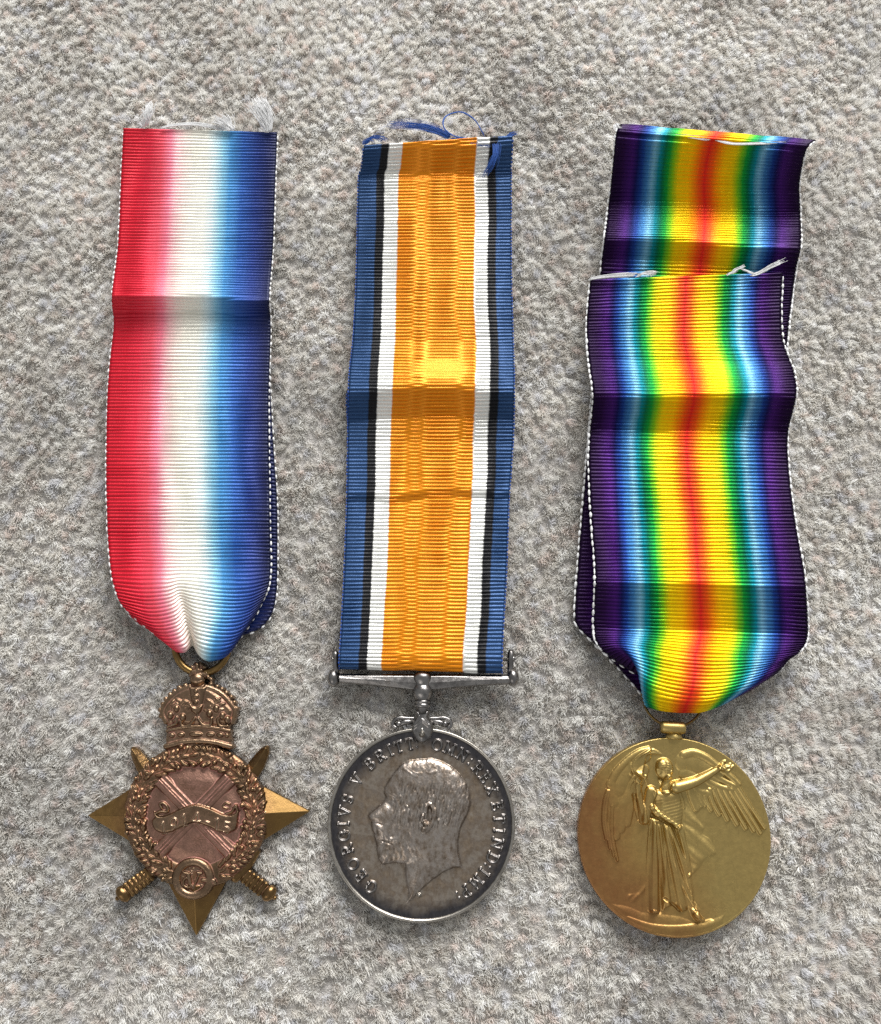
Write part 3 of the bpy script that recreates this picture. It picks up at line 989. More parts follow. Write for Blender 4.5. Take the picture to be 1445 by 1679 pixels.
# swords: point at the top, grip at the bottom
for sgn, tip, bend in ((1, (217, 1229), None), (-1, (436, 1227), None)):
    tx, ty = tip
    # blade from the tip to the wreath
    P = np.array([(tx, ty), (tx + sgn * 16, ty + 27), (tx + sgn * 40, ty + 62)])
    for a, b, ra, rb in ((P[0], P[1], 5, 13), (P[1], P[2], 13, 14)):
        sl = R.win(min(a[0], b[0]) - 15, min(a[1], b[1]) - 15, max(a[0], b[0]) + 15, max(a[1], b[1]) + 15)
        d, t = seg(R.X[sl], R.Y[sl], a, b)
        rr = ra + (rb - ra) * np.sqrt(t)
        R.put(sl, np.where(d < rr, 4 + 9 * np.maximum(1 - (d / rr), 0) ** .75, -1e4), 'sword_blade|%d' % sgn)
for sgn, pom, guard, gx0, gx1 in ((1, (200, 1467), (262, 1420), (226, 1398), (277, 1442)), (-1, (440, 1466), (380, 1420), (418, 1398), (385, 1440))):
    nm = 'sword|%d' % sgn
    nm2 = 'sword_hilt|%d' % -sgn                      # the hilt on the left belongs to the blade that shows at the upper right
    pom, guard = np.array(pom, float), np.array(guard, float)
    d = (guard - pom) / np.linalg.norm(guard - pom)
    R.capsule(tuple(pom), tuple(guard), 7.5, 9, 3, .9, nm2)
    for k in range(6):
        q = pom + d * (13 + 8.2 * k)
        nrm = np.array([-d[1], d[0]]) * (10 - .2 * k)
        R.capsule(tuple(q - nrm), tuple(q + nrm), 4.2, 4.2, 6.5, 1.1, nm2)
    R.ell(tuple(pom), 15, 11, math.atan2(d[1], d[0]) + math.pi / 2, 11, nm2, z=3)
    R.ell(tuple(pom - d * 12), 4, 4, 0, 5, nm2, z=3)
    # guard
    mid = ((gx0[0] + gx1[0]) / 2 - sgn * 2, (gx0[1] + gx1[1]) / 2 + 3)
    R.stroke(curve([gx0, mid, gx1], 6), 8, 6, 1.0, nm2, rel=False)
# base ring under the wreath and the central field
sl = R.win(190, 1205, 452, 1470)
rr = rad[sl]
R.put(sl, np.where((rr < 117) & (rr > 60), 9 + 7 * np.maximum(1 - ((rr - 98) / 19) ** 2, 0) ** .5, -1e4), 'wreath')
R.put(sl, np.where(rr < 84, 16.5 - 4.5 * smoothstep(55, 80, rr), -1e4), 'centre_field')
# saltire of blades across the field
for a, b in (((262, 1276), (384, 1402)), ((380, 1274), (258, 1400))):
    d, t = seg(R.X[sl], R.Y[sl], a, b)
    m = (d < 13) & (rr < 83)
    s_ = (R.X[sl] - a[0]) * (b[1] - a[1]) - (R.Y[sl] - a[1]) * (b[0] - a[0])
    prof = 3.2 * np.clip((13 - d) / 3, 0, 1) + 1.2 * (np.abs(d - 2) < 1.6)
    h = R.h[sl]; lab = R.lab[sl]
    z = 15.0 + prof
    mm = m & (z > h)
    if 'blade' not in R.names:
        R.names.append('blade')
    h[mm] = z[mm]; lab[mm] = R.names.index('blade')
# wreath leaves
lr = random.Random(5)
for k in range(76):
    a = 2 * math.pi * k / 76 + lr.uniform(-.03, .03)
    for ring_ in (0, 1, 2):
        rr_ = (86, 98, 109)[ring_] + lr.uniform(-2.5, 2.5)
        aa = a + (0, .03, .06)[ring_]
        x, y = SC[0] + rr_ * math.cos(aa), SC[1] + rr_ * math.sin(aa) * 1.02
        if y > 1398 and abs(x - 322) < 40:
            continue
        # leaves run from the bottom up each side
        side = 1 if math.cos(aa) > 0 else -1
        tang = aa - side * math.pi / 2
        la = tang + (-.75, .15, .8)[ring_] * side + lr.uniform(-.35, .35)
        R.ell((x, y), lr.uniform(6.5, 9.5), lr.uniform(2.6, 3.8), la, lr.uniform(4.5, 6.5), 'wreath', z=12.5 + lr.uniform(0, 3), pw=.6, ridge=.3)
    if k % 2:
        rr_ = lr.choice([79, 82, 92, 104, 114])
        x, y = SC[0] + rr_ * math.cos(a), SC[1] + rr_ * math.sin(a) * 1.02
        if not (y > 1395 and abs(x - 322) < 40):
            R.ell((x, y), 4.2, 4.2, 0, 5, 'wreath', z=15 + lr.uniform(0, 2))
# scroll with the dates
top = curve([(254, 1331), (262, 1338), (276, 1337), (297, 1327), (322, 1319), (346, 1325), (368, 1335), (382, 1336), (393, 1329)], 5)
bot = curve([(391, 1348), (387, 1359), (374, 1364), (360, 1361), (343, 1353), (322, 1347), (303, 1353), (284, 1362), (268, 1364), (256, 1358), (252, 1346), (257, 1340)], 5)
R.poly(np.concatenate([top, bot]), lambda d, X, Y: 19.5 + 3.4 * np.minimum(d / 2.5, 1) ** .6 + 1.2 * np.cos((X - 322) / 24), 'scroll')
R.stroke(top, 1.7, 0, .9, 'scroll')
R.stroke(bot, 1.5, 0, .8, 'scroll')
R.stroke(curve([(256, 1334), (264, 1330), (276, 1330), (277, 1323), (270, 1316), (264, 1318), (267, 1324)], 5), 2.2, 18, 1.2, 'scroll', rel=False)
R.stroke(curve([(391, 1330), (388, 1320), (382, 1330), (372, 1334)], 5), 2.2, 18, 1.2, 'scroll', rel=False)
R.stroke(curve([(378, 1318), (372, 1316), (367, 1322), (374, 1325)], 5), 1.8, 17, 1.2, 'scroll', rel=False)
x = 263.0
for ch, adv in zip('1914-15', (15, 20, 14, 24, 15, 14, 18)):
    w, st = GLYPH[ch]
    H = 20.5
    xc = x + adv / 2
    yc = 1350 - 16 * math.cos((xc - 322) / 24 * .62) * 0 - 8.5 * (math.cos((xc - 322) / 66 * math.pi) + .0)
    sl_ = math.sin((xc - 322) / 66 * math.pi) * .36
    for ln in st:
        P = []
        for gx_, gy_ in ln:
            ux, uy = (gx_ - w / 2) * H * 1.05, (gy_ - .5) * H
            P.append((xc + ux - uy * sl_ * .3, yc + uy + ux * sl_))
        R.stroke(P, 1.3, 0, 1.9, 'numeral|' + ch + str(int(x)))
    x += adv
# royal cypher in a belt ring
sl = R.win(285, 1400, 360, 1478)
q = np.hypot(R.X[sl] - 318, R.Y[sl] - 1440)
R.put(sl, np.where(q < 33, 15 + 0 * q, -1e4), 'cypher_ring')
R.put(sl, np.where(np.abs(q - 27.5) < 7, 15 + 6 * np.maximum(1 - ((q - 27.5) / 7) ** 2, 0) ** .45, -1e4), 'cypher_ring')
R.stroke(curve([(336, 1416), (344, 1428), (350, 1441), (353, 1447)], 4), 4, 15, 1.0, 'cypher_ring', rel=False, taper=(.5, 1))
R.stroke([(334, 1442), (352, 1443)], 3.4, 17, 1.0, 'cypher_ring', rel=False)
for P in ([(303, 1430), (309, 1431), (312, 1448), (316, 1450)], [(312, 1432), (315, 1452)], [(329, 1431), (318, 1456)], [(325, 1430), (332, 1431)], arc(310, 1446, 8, 8, 40, 250, 8)):
    R.stroke(P, 2.2, 16.5, 1.5, 'cypher', rel=False)
for k in range(26):
    R.ell((318 + lr.uniform(-18, 18), 1440 + lr.uniform(-18, 18)), 3, 2, lr.uniform(0, 3), 2.6, 'cypher', z=14)

# crown
bandL, bandR = 274, 379
R.poly([(274, 1224), (272, 1212), (275, 1190), (377, 1190), (381, 1212), (379, 1224)], lambda d, X, Y: 9 + 5 * np.minimum(d / 4, 1) ** .5, 'crown')
R.stroke(curve([(273, 1224), (300, 1217), (326, 1215), (352, 1217), (379, 1224)], 5), 5, 12, 1.1, 'crown_band', rel=False)
R.stroke(curve([(275, 1198), (300, 1193), (326, 1191), (352, 1193), (377, 1198)], 5), 3, 13, 1.1, 'crown_band', rel=False)
for xj, wj in ((283, 5), (298, 6), (322, 11), (346, 7), (362, 6), (373, 4)):
    yj = 1206 - 2 * math.cos((xj - 326) / 34)
    R.ell((xj, yj), wj, 4.2, 0, 4, 'jewel|%d' % xj, z=14, pw=.35)
CAP = curve([(275, 1192), (266, 1178), (262, 1164), (270, 1148), (284, 1134), (302, 1124), (324, 1118), (344, 1124), (362, 1136), (374, 1148), (388, 1164), (383, 1178), (377, 1192)], 4)
R.poly(CAP, lambda d, X, Y: 6 + 8 * np.minimum(d / 10, 1) ** .5, 'crown')
for P in ([(272, 1184), (266, 1166), (276, 1148), (292, 1134), (312, 1125)], [(381, 1184), (385, 1166), (374, 1148), (358, 1134), (338, 1126)]):
    R.stroke(curve(P, 6), 4.2, 10, 1.0, 'crown_arch|%d' % P[0][0], rel=False)
# velvet cap swelling in each half
for cx_, a_ in ((298, -.35), (352, .35)):
    R.ell((cx_, 1164), 24, 24, a_, 7, 'crown', z=9, pw=.5)
    for k in range(16):
        R.ell((cx_ + lr.uniform(-15, 15), 1158 + lr.uniform(-10, 10)), 6, 2.4, lr.uniform(-.9, .9), 2.2, 'crown', z=14.5)
R.poly([(311, 1126), (339, 1126), (332, 1160), (325, 1176), (317, 1160)], lambda d, X, Y: 15 + 2.2 * np.minimum(d / 3, 1), 'crown_arch|mid')
for yb, rb in ((1133, 4.2), (1142, 5.2), (1151, 4.4)):
    R.ell((323, yb), rb, rb * .95, 0, 4, 'pearl|m%d' % yb, z=16.5)
R.poly([(312, 1155), (323, 1159), (334, 1155), (331, 1166), (323, 1172), (315, 1166)], lambda d, X, Y: 17 + 2.6 * np.minimum(d / 3, 1), 'crown_cross')
for k, (xb, yb) in enumerate([(304, 1124), (294, 1127.5), (286, 1133), (279, 1139), (272, 1146), (267, 1155), (263, 1164), (264, 1174), (346, 1122), (356, 1126), (364, 1130), (371, 1136), (379, 1143), (384, 1152), (388, 1162), (385, 1173)]):
    R.ell((xb, yb), 4.5, 4.5, 0, 5.5, 'pearl|%d' % k, z=8.5)
# fleurs and crosses above the band
for P in ([(276, 1192), (290, 1186), (291, 1176), (286, 1182)], [(320, 1178), (312, 1188), (300, 1190), (297, 1182)], [(326, 1178), (334, 1188), (346, 1188), (348, 1178)], [(374, 1190), (362, 1190), (358, 1180), (362, 1176)]):
    R.stroke(curve(P, 5), 2.6, 14, 1.3, 'crown_cross', rel=False)
for xb, yb in ((281, 1173), (291, 1162), (301, 1176), (345, 1170), (356, 1162), (366, 1174), (374, 1180)):
    R.ell((xb, yb), 5, 6.5, 0, 5.5, 'jewel|t%d' % xb, z=15)
# orb and cross on top
R.capsule((324, 1104), (325, 1094), 16, 11, 4, .7, 'crown')
R.ell((324, 1114), 12.5, 12, 0, 11, 'orb', z=9)
R.stroke(curve([(312, 1116), (324, 1120), (336, 1116)], 4), 1.5, 0, .9, 'orb')
for P in ([(317, 1101), (331, 1099)], [(324, 1090), (325, 1107)]):
    R.stroke(P, 3.6, 12, 1.3, 'crown_cross', rel=False)
for xb, yb in ((315, 1094), (334, 1094), (338, 1104), (313, 1104), (341, 1110), (346, 1114)):
    R.ell((xb, yb), 4, 3.4, lr.uniform(0, 3), 4, 'crown_cross', z=8)

R.blur(1)
v_ = R.h > -900
nz = (value_noise(R.X * .5, R.Y * .5, 4) - .5) * .22 + (value_noise(R.X * .16, R.Y * .16, 6) - .5) * .35
nz = np.where(R.lab == R.names.index('star'), nz * .25, nz)
R.h[v_] += nz[v_]

t = metal('bronze_star_points', [(.3, srgb(98, 74, 46)), (.5, srgb(120, 94, 58)), (.7, srgb(96, 70, 46))], .35, (.34, .48), edge=srgb(160, 132, 84))
# browner towards the middle, brassier at the rubbed points
tc = t.n('ShaderNodeTexCoord')
ln = t.n('ShaderNodeVectorMath', operation='LENGTH'); t.l(tc.outputs['Object'], ln.inputs[0])
g = t.ramp(t.math('MULTIPLY', ln.outputs['Value'], 40.0), [(.44, srgb(102, 72, 56)), (.66, srgb(132, 104, 62))])
old = t.b.inputs['Base Color'].links[0].from_socket
t.color(t.mix(.6, old, g))
M_POINT = t.m
M_SWORD = metal('bronze_sword', [(.3, srgb(94, 72, 48)), (.6, srgb(118, 92, 60))], .4, (.24, .36), residue=(srgb(130, 92, 78), .4), edge=srgb(160, 132, 88)).m
M_BROWN = metal('brown_bronze', [(.3, srgb(104, 84, 66)), (.5, srgb(132, 108, 86)), (.7, srgb(116, 98, 82))], .35, (.28, .42), residue=(srgb(166, 112, 98), .8), edge=srgb(170, 142, 110)).m
M_FIELD = metal('brown_bronze_field', [(.3, srgb(132, 102, 86)), (.5, srgb(148, 114, 98)), (.7, srgb(128, 98, 80))], .3, (.34, .46), residue=(srgb(190, 130, 122), 1.0)).m
M_WREATH = metal('wreath_bronze', [(.3, srgb(92, 76, 58)), (.5, srgb(116, 94, 72)), (.7, srgb(144, 104, 76))], .3, (.28, .42), residue=(srgb(160, 104, 88), .8), edge=srgb(160, 130, 96)).m
M_NUM = metal('highlit_numeral_bronze', [(.3, srgb(158, 136, 112)), (.7, srgb(184, 160, 134))], .6, (.24, .36)).m  # lighter than the scroll, highlights on the raised digits put into the colour
smats = {'star': M_POINT, 'sword_blade': M_SWORD, 'sword_hilt': M_SWORD, 'wreath': M_WREATH, 'centre_field': M_FIELD, 'blade': M_FIELD, 'scroll': M_BROWN, 'numeral': M_NUM, 'cypher_ring': M_BROWN, 'cypher': M_BROWN,
         'crown': M_BROWN, 'crown_band': M_BROWN, 'crown_arch': M_BROWN, 'crown_cross': M_BROWN, 'jewel': M_BROWN, 'pearl': M_BROWN, 'orb': M_BROWN}
# parts first, then sub-parts
sparents = {k: star for k in smats}
made = R.build(star_mm, smats, sparents, (sx + sy) / 2, zbot=-.6)
for nm, o in made.items():
    k = nm.split('|')[0]
    if k in ('crown_band', 'crown_arch', 'crown_cross', 'jewel', 'pearl', 'orb'):
        o.parent = made['crown']
    if k == 'numeral':
        o.parent = made['scroll']
    if k == 'blade':
        o.parent = made['centre_field']
    if k == 'cypher':
        o.parent = made['cypher_ring']
made['star']['label'] = 'four points of the star, brassy where rubbed'
made['scroll']['label'] = 'curled scroll with raised dates 1914-15'
m = MB()
rc = at(331, 1060, 2.0)
tl = np.array([[1, 0, 0], [0, math.cos(.10), -math.sin(.10)], [0, math.sin(.10), math.cos(.10)]])
m.ring(rc, 45 * sx, 6.2 * sx, 64, 14, axis=tl)
t = metal('ring_bronze', [(.3, srgb(112, 90, 56)), (.7, srgb(140, 112, 70))], .4, (.28, .4))
m.build('suspension_ring', t.m, star)

# ================================================================== silver medal
DC = (691.0, 1351.0)
c1, sx1, sy1 = local(*DC, 3.0)
RS = 18.0
TOP1 = 2.1
silver = thing('silver_medal', at(*DC, -.3), 'toned silver medal with bearded profile and raised lettering on a straight bar', 'medal')


def sil_mm(px, py, h):
    return np.stack([c1[0] + (px - DC[0]) * sx1, c1[1] - (py - DC[1]) * sy1, TOP1 + h], -1)


rp = RS / sx1                    # radius in photo pixels across
ky = sx1 / sy1
R = Relief(DC[0] - rp, DC[1] - rp * sy1 / sx1 * 0 - rp * (sx1 / sy1), DC[0] + rp, DC[1] + rp * (sx1 / sy1), .85)
rad = np.hypot(R.X - DC[0], (R.Y - DC[1]) * (sy1 / sx1))
R.put((slice(None), slice(None)), np.where(rad < rp - 3.5, -1.2 + 1.4 * (rad / rp) ** 2, -1e4), 'disc')
Zp = lambda P: [(590 + x / 6.457, 1230 + y / 6.457) for x, y in P]
HEAD = Zp([(275, 500), (262, 535), (215, 580), (160, 630), (110, 668), (90, 692), (92, 722), (108, 748), (122, 765), (122, 800), (132, 850), (152, 890), (150, 915), (165, 945), (176, 1000), (186, 1080), (205, 1160), (238, 1218), (300, 1204),
           (380, 1198), (440, 1206), (482, 1218), (482, 1290), (500, 1410), (522, 1500), (520, 1550), (495, 1622), (560, 1572), (650, 1475), (760, 1378), (880, 1295), (990, 1245), (1080, 1242), (1062, 1180), (1042, 1080), (1040, 960),
           (1064, 830), (1100, 760), (1148, 665), (1178, 565), (1170, 470), (1130, 350), (1062, 250), (970, 170), (870, 112), (760, 80), (640, 88), (520, 102), (440, 140), (370, 222), (300, 322), (262, 392), (254, 450)])


def head_z(d, X, Y):
    x, y = (X - 590) * 6.457, (Y - 1230) * 6.457
    z = 2.4 * (1 - np.exp(-d / 2.6)) + 10.0 * (1 - np.exp(-d / 22.0))
    g = lambda cx, cy, a, b, r=0: np.exp(-((((x - cx) * math.cos(r) + (y - cy) * math.sin(r)) / a) ** 2 + ((-(x - cx) * math.sin(r) + (y - cy) * math.cos(r)) / b) ** 2))
    z += 1.6 * g(330, 470, 95, 26, .45)          # brow
    z -= 2.6 * g(322, 560, 50, 55)               # eye socket
    z += 1.8 * g(355, 560, 34, 20, .5)           # eye
    z += 1.4 * g(395, 545, 16, 60, -.4)
    z += 1.6 * g(170, 690, 75, 42, -.5)          # nose
    z -= 1.6 * g(190, 770, 60, 16, .25)
    z += 1.6 * g(420, 700, 110, 90)              # cheek
    z += 2.4 * g(210, 830, 62, 34, .75)          # moustache
    z += 2.0 * g(275, 900, 46, 26, 1.1)
    z += 1.6 * g(335, 935, 36, 20, -.2)
    z -= 2.0 * g(270, 965, 70, 14, .25)
    z += 1.4 * g(280, 1080, 90, 90)              # beard
    z -= 1.4 * g(520, 1190, 70, 50, -.8)
    z -= 1.6 * g(640, 800, 60, 120, .2)          # in front of the ear
    hair = smoothstep(260, 420, y) * smoothstep(430, 560, x + .25 * y) * (1 - smoothstep(760, 900, y - .0 * x)) + .45 * (1 - smoothstep(180, 300, y))
    st = value_noise(x * .045 + value_noise(x * .02, y * .02, 8) * 2, y * .012 + x * .004, 9) - .5
    z += np.clip(hair, 0, 1) * (st * 1.9 + 1.4 * (value_noise(x * .085 + y * .02, y * .02, 19) - .5))
    beard = smoothstep(780, 900, y) * (1 - smoothstep(1150, 1220, y)) * (1 - smoothstep(520, 700, x))
    z += beard * (value_noise(x * .04, y * .018, 15) - .5) * 1.5
    z += (value_noise(x * .012, y * .012, 17) - .5) * .8
    return z


R.poly(HEAD, head_z, 'portrait')
EAR = Zp([(700, 640), (705, 590), (735, 565), (765, 590), (788, 650), (785, 720), (755, 780), (715, 830), (680, 850), (672, 820)])
R.stroke(curve(EAR, 4), 3.6, 0, .6, 'ear')
R.groove(Zp([(738, 600), (742, 660), (735, 715), (715, 735)]), 5.0, 2.4)
R.stroke(curve(Zp([(668, 690), (662, 730), (690, 760), (700, 790), (675, 835)]), 4), 3.2, 0, 1.0, 'ear')
R.stroke(Zp([(698, 755), (702, 775)]), 3.6, 0, 1.0, 'ear')
R.ell(Zp([(630, 1533)])[0], 3.6, 3.2, 0, 3.6, 'stud', rel=True)
for P in ([(540, 205), (590, 240), (650, 240)], [(700, 225), (760, 235), (800, 215)], [(470, 190), (540, 240), (600, 270)]):
    R.stroke(curve(Zp(P), 4), 3.0, 0, .18, 'portrait', taper=(.4, 1))
TXT = [('G', -140.7), ('E', -130), ('O', -120), ('R', -109), ('G', -99), ('I', -90.5), ('V', -82), ('S', -72.6), ('V', -57.5), ('B', -42.2), ('R', -32.6), ('I', -24.4), ('T', -17.4), ('T', -8.8), (':', -3.6),
       ('O', 11.7), ('M', 21.5), ('N', 32), (':', 39.2), ('R', 46.8), ('E', 55.2), ('X', 65.0), ('E', 77.6), ('T', 87.0), ('I', 95.4), ('N', 104.5), ('D', 115.2), (':', 121.6), ('I', 126.8), ('M', 135.6), ('P', 146), (':', 152)]
RL, HL = 128.5, 18.5
for k, (ch, deg) in enumerate(TXT):
    w, st = GLYPH[ch]
    th = math.radians(deg)
    ex = np.array([math.cos(th), math.sin(th)]); er = np.array([math.sin(th), -math.cos(th)])
    for ln in st:
        P = []
        for gx_, gy_ in ln:
            o = er * (RL + (.5 - gy_) * HL) + ex * (gx_ - w / 2) * HL
            P.append((DC[0] + o[0], DC[1] + o[1] * sx1 / sy1))
        R.stroke(P, 1.8, 0, 1.35, 'letter|%d' % k)
R.blur(1)
v_ = R.h > -900
R.h[v_] += ((value_noise(R.X * .45, R.Y * .45, 14) - .5) * .22)[v_]


def silver_toned(name, field):
    t = NT(name)
    v = t.coord(1000)
    n1 = t.noise(v, .35, 6, .65)
    n2 = t.noise(t.coord(1000, stretch=(1.25, .7, 1)), .8, 6, .72)
    warm = t.ramp(n1, [(.28, srgb(122, 108, 92)), (.42, srgb(166, 153, 136)), (.52, srgb(134, 117, 98)), (.62, srgb(160, 141, 118)), (.75, srgb(186, 175, 160))])
    grey = t.ramp(n2, [(.32, srgb(78, 66, 58)), (.45, srgb(150, 140, 132)), (.55, srgb(186, 178, 172)), (.7, srgb(200, 194, 190))])
    if field:
        tc = t.n('ShaderNodeTexCoord')
        sp = t.n('ShaderNodeSeparateXYZ'); t.l(tc.outputs['Object'], sp.inputs[0])
        cb = t.n('ShaderNodeCombineXYZ'); t.l(sp.outputs[0], cb.inputs[0]); t.l(sp.outputs[1], cb.inputs[1])
        ln = t.n('ShaderNodeVectorMath', operation='LENGTH'); t.l(cb.outputs[0], ln.inputs[0])
        r_ = t.math('ADD', t.math('MULTIPLY', ln.outputs['Value'], 1000 / 18.0), t.math('MULTIPLY', t.math('SUBTRACT', n1, .5), .22))
        f = t.ramp(r_, [(.76, (0, 0, 0)), (.92, (1, 1, 1))])
        dark = t.ramp(n2, [(.3, srgb(60, 58, 60)), (.6, srgb(88, 86, 88)), (.75, srgb(112, 106, 102))])
        base = t.mix(.25, warm, grey)
        c = t.mix(f, base, dark)
    else:
        c = t.mix(.55, warm, grey)
    geo = t.n('ShaderNodeNewGeometry')
    low = t.ramp(geo.outputs['Pointiness'], [(.44, (1, 1, 1)), (.497, (0, 0, 0))])
    c = t.mix(t.math('MULTIPLY', low, .75), c, srgb(58, 48, 40))
    t.color(c)
    t.setb(Metallic=1.0)
    t.l(t.ramp(n2, [(.3, (.42,) * 3), (.7, (.30,) * 3)]), t.b.inputs['Roughness'])
    t.bump(t.math('SUBTRACT', t.math('MULTIPLY', t.noise(v, 4, 4, .6), .6), t.math('MULTIPLY', t.scratches(), .4)), .00003)
    return t.m


M_SF = silver_toned('toned_silver_field', True)
M_SP = silver_toned('toned_silver_portrait', False)
M_SL = metal('worn_silver', [(.3, srgb(98, 95, 93)), (.55, srgb(144, 141, 138)), (.75, srgb(116, 110, 104))], .5, (.22, .36)).m
M_LT = metal('toned_letter_silver', [(.3, srgb(92, 90, 90)), (.55, srgb(138, 134, 130)), (.75, srgb(112, 104, 98))], .5, (.28, .42)).m
M_SR = metal('bright_silver_rim', [(.3, srgb(142, 137, 128)), (.7, srgb(178, 173, 164))], .4, (.28, .40)).m
made = R.build(sil_mm, {'disc': M_SF, 'portrait': M_SP, 'ear': M_SP, 'stud': M_SR, 'letter': M_LT}, {k: silver for k in ('disc', 'portrait', 'ear', 'stud', 'letter')}, sx1 * 1.6)
for nm, o in made.items():
    if nm.startswith('letter'):
        o.parent = made['disc']
    if nm in ('ear',):
        o.parent = made['portrait']
made['portrait']['label'] = 'raised head of a bearded man in profile facing left'
made['disc']['label'] = 'dark toned field with raised lettering round the edge'
m = MB()
m.lathe((c1[0], c1[1], 0), [(-.5, RS - .5), (-.35, RS - .12), (0, RS), (TOP1 + .0, RS), (TOP1 + .26, RS - .10), (TOP1 + .34, RS - .28), (TOP1 + .30, RS - .50), (TOP1 + .05, RS - .72), (TOP1 - .4, RS - .85), (-.45, RS - .9)], (0, 0, 1), 160, close=True)
m.build('rim', M_SR, silver)
m = MB()
m.lathe((c1[0], c1[1], 0), [(-.5, RS - .4), (TOP1 - .6, RS - .8)], (0, 0, 1), 96)
m.build('reverse', M_SR, silver)

# suspension
S1 = lambda px, py, z: at(px, py, z)
zb = 3.0
m = MB()
xs_ = [556, 600, 640, 676, 693, 710, 746, 790, 836]
hb = [15, 19, 23, 27, 28, 27, 23, 19, 16]
sec = []
V, F = [], []
for i, (x_, h_) in enumerate(zip(xs_, hb)):
    yt = 1105.5 + (x_ - 693) * .004
    prof = [(yt, zb - .6), (yt - .5, zb + .3), (yt + 3.0, zb + .9), (yt + h_ * .5, zb + 1.15), (yt + h_ - 2.5, zb + .85), (yt + h_, zb + .2), (yt + h_ - 2, zb - .8)]
    V += [at(x_, y_, z_) for y_, z_ in prof]
k = 7
for i in range(len(xs_) - 1):
    for j in range(k):
        F.append((i * k + j, (i + 1) * k + j, (i + 1) * k + (j + 1) % k, i * k + (j + 1) % k))
F += [tuple(range(k))[::-1], tuple(range(k * (len(xs_) - 1), k * len(xs_)))]
bar = mk('suspension_bar', V, F, M_SL, silver, smooth=False)
md = bar.modifiers.new('soft_edges', 'BEVEL'); md.width = .12 * S; md.segments = 2
for x_, y_ in ((547, 1112), (841, 1111)):
    m = MB()
    m.ball(at(x_, y_, zb), (1.25, 1.75, 1.5), 20, 14)
    sgn = 1 if x_ < 690 else -1
    m.build('bar_knob', M_SL, silver)
    m = MB()
    m.tube([at(x_ + sgn * 4, y_ - 2, zb), at(x_ + sgn * 4, y_ - 16, zb + .2), at(x_ + sgn * 3.5, y_ - 32, zb + .4), at(x_ + sgn * 3, y_ - 41, zb + .4), at(x_ + sgn * 3, y_ - 45, zb + .3)], [.66, .58, .70, .66, .4], 12)
    post = m.build('bar_post', M_SL, silver)
    m = MB()
    m.ball(at(x_ - sgn * 1, y_ - 31, zb + .4), (.42, .55, .55), 12, 8)
    m.build('pin_head', M_SL, post)
m = MB()
m.tube([at(548, 1081, zb + .4), at(693, 1082, zb + .4), at(840, 1082, zb + .4)], .30, 12)
m.build('ribbon_pin', M_SR, silver)
A0 = at(693, 1102, zb + .1); A1 = at(693, 1168, zb - .2)
ax = A1 - A0; L_ = np.linalg.norm(ax)
f_ = L_ / 66.0
m = MB()
pr = [(0, 9), (1.5, 13), (5, 16), (10, 16.6), (15, 16), (18.5, 14.2), (20.5, 13.8), (22.5, 14.8), (27, 17), (32, 18), (37, 17.4), (42, 15.2), (45.5, 12.5), (46.5, 12)]
m.lathe(A0, [(a * f_, b * sx1) for a, b in pr], ax, 32)
sw = m.build('swivel', M_SL, silver)
m = MB()
pr = [(46, 12), (46.5, 13.6), (49.5, 14), (50.5, 12.6), (52, 12.8), (53, 14), (56, 14), (57.5, 12.6), (59, 10.5), (68, 9.5)]
m.lathe(A0, [(a * f_, b * sx1) for a, b in pr], ax, 32)
m.build('collar', M_SL, silver)
# claw: a leaf shaped clasp over the rim
R2 = Relief(668, 1156, 718, 1224, .7)
R2.poly(curve([(681, 1160), (703, 1160), (704, 1172), (710, 1184), (710, 1198), (703, 1210), (692, 1217), (682, 1210), (675, 1198), (675, 1184), (680, 1172)], 5, True), lambda d, X, Y: 2 + 9 * np.minimum(d / 9, 1) ** .5, 'claw')
R2.stroke([(678, 1188), (692, 1176), (706, 1188)], 1.6, 0, .9, 'claw')
R2.stroke([(676, 1194), (692, 1180), (708, 1194)], 1.2, 0, .8, 'claw')
R2.stroke([(683, 1162), (686, 1172), (677, 1186)], 2.2, 0, .8, 'claw')
R2.stroke([(701, 1162), (698, 1172), (707, 1186)], 2.2, 0, .8, 'claw')
R2.ell((692, 1201), 4.6, 5, 0, 5, 'rivet', rel=True)
R2.stroke([(692, 1193), (692, 1199)], 1.5, 0, 1.0, 'rivet')
R2.blur(1)
cl = R2.build(lambda px, py, h: np.stack([c1[0] + (px - DC[0]) * sx1, c1[1] - (py - DC[1]) * sy1, TOP1 + .35 + h], -1), {'claw': M_SL, 'rivet': M_SR}, {'claw': silver, 'rivet': silver}, sx1, zbot=TOP1 - .9)
cl['rivet'].parent = cl['claw']
for sgn in (-1, 1):
    m = MB()
    P = curve([(692 + sgn * 12, 1178), (692 + sgn * 24, 1178), (692 + sgn * 36, 1177), (692 + sgn * 45, 1181), (692 + sgn * 48, 1189), (692 + sgn * 42, 1194)], 5)
    m.tube([at(x_, y_, TOP1 + .2) for x_, y_ in P], .40, 10)
    m.tube([at(692 + sgn * 12, 1183, TOP1 + .1), at(692 + sgn * 28, 1184, TOP1 + .1), at(692 + sgn * 44, 1190, TOP1)], [.6, .55, .5], 10)
    m.ball(at(692 + sgn * 38, 1187, TOP1 + .35), (.58, .58, .5), 14, 8)
    m.build('claw_scroll', M_SL, silver)

# ================================================================== gilt medal
VC = (1107.0, 1371.0)
TOP2 = 2.3
c2, sx2, sy2 = local(*VC, TOP2 + .4)
RV = 158.5 * sx2
gilt = thing('gilt_medal', at(*VC, -.3), 'gilt bronze medal with standing winged figure, one arm stretched out', 'medal')
Vz = lambda P: [(920 + x / 3.905, 1130 + y / 3.905) for x, y in P]
ysc = sy2 / sx2


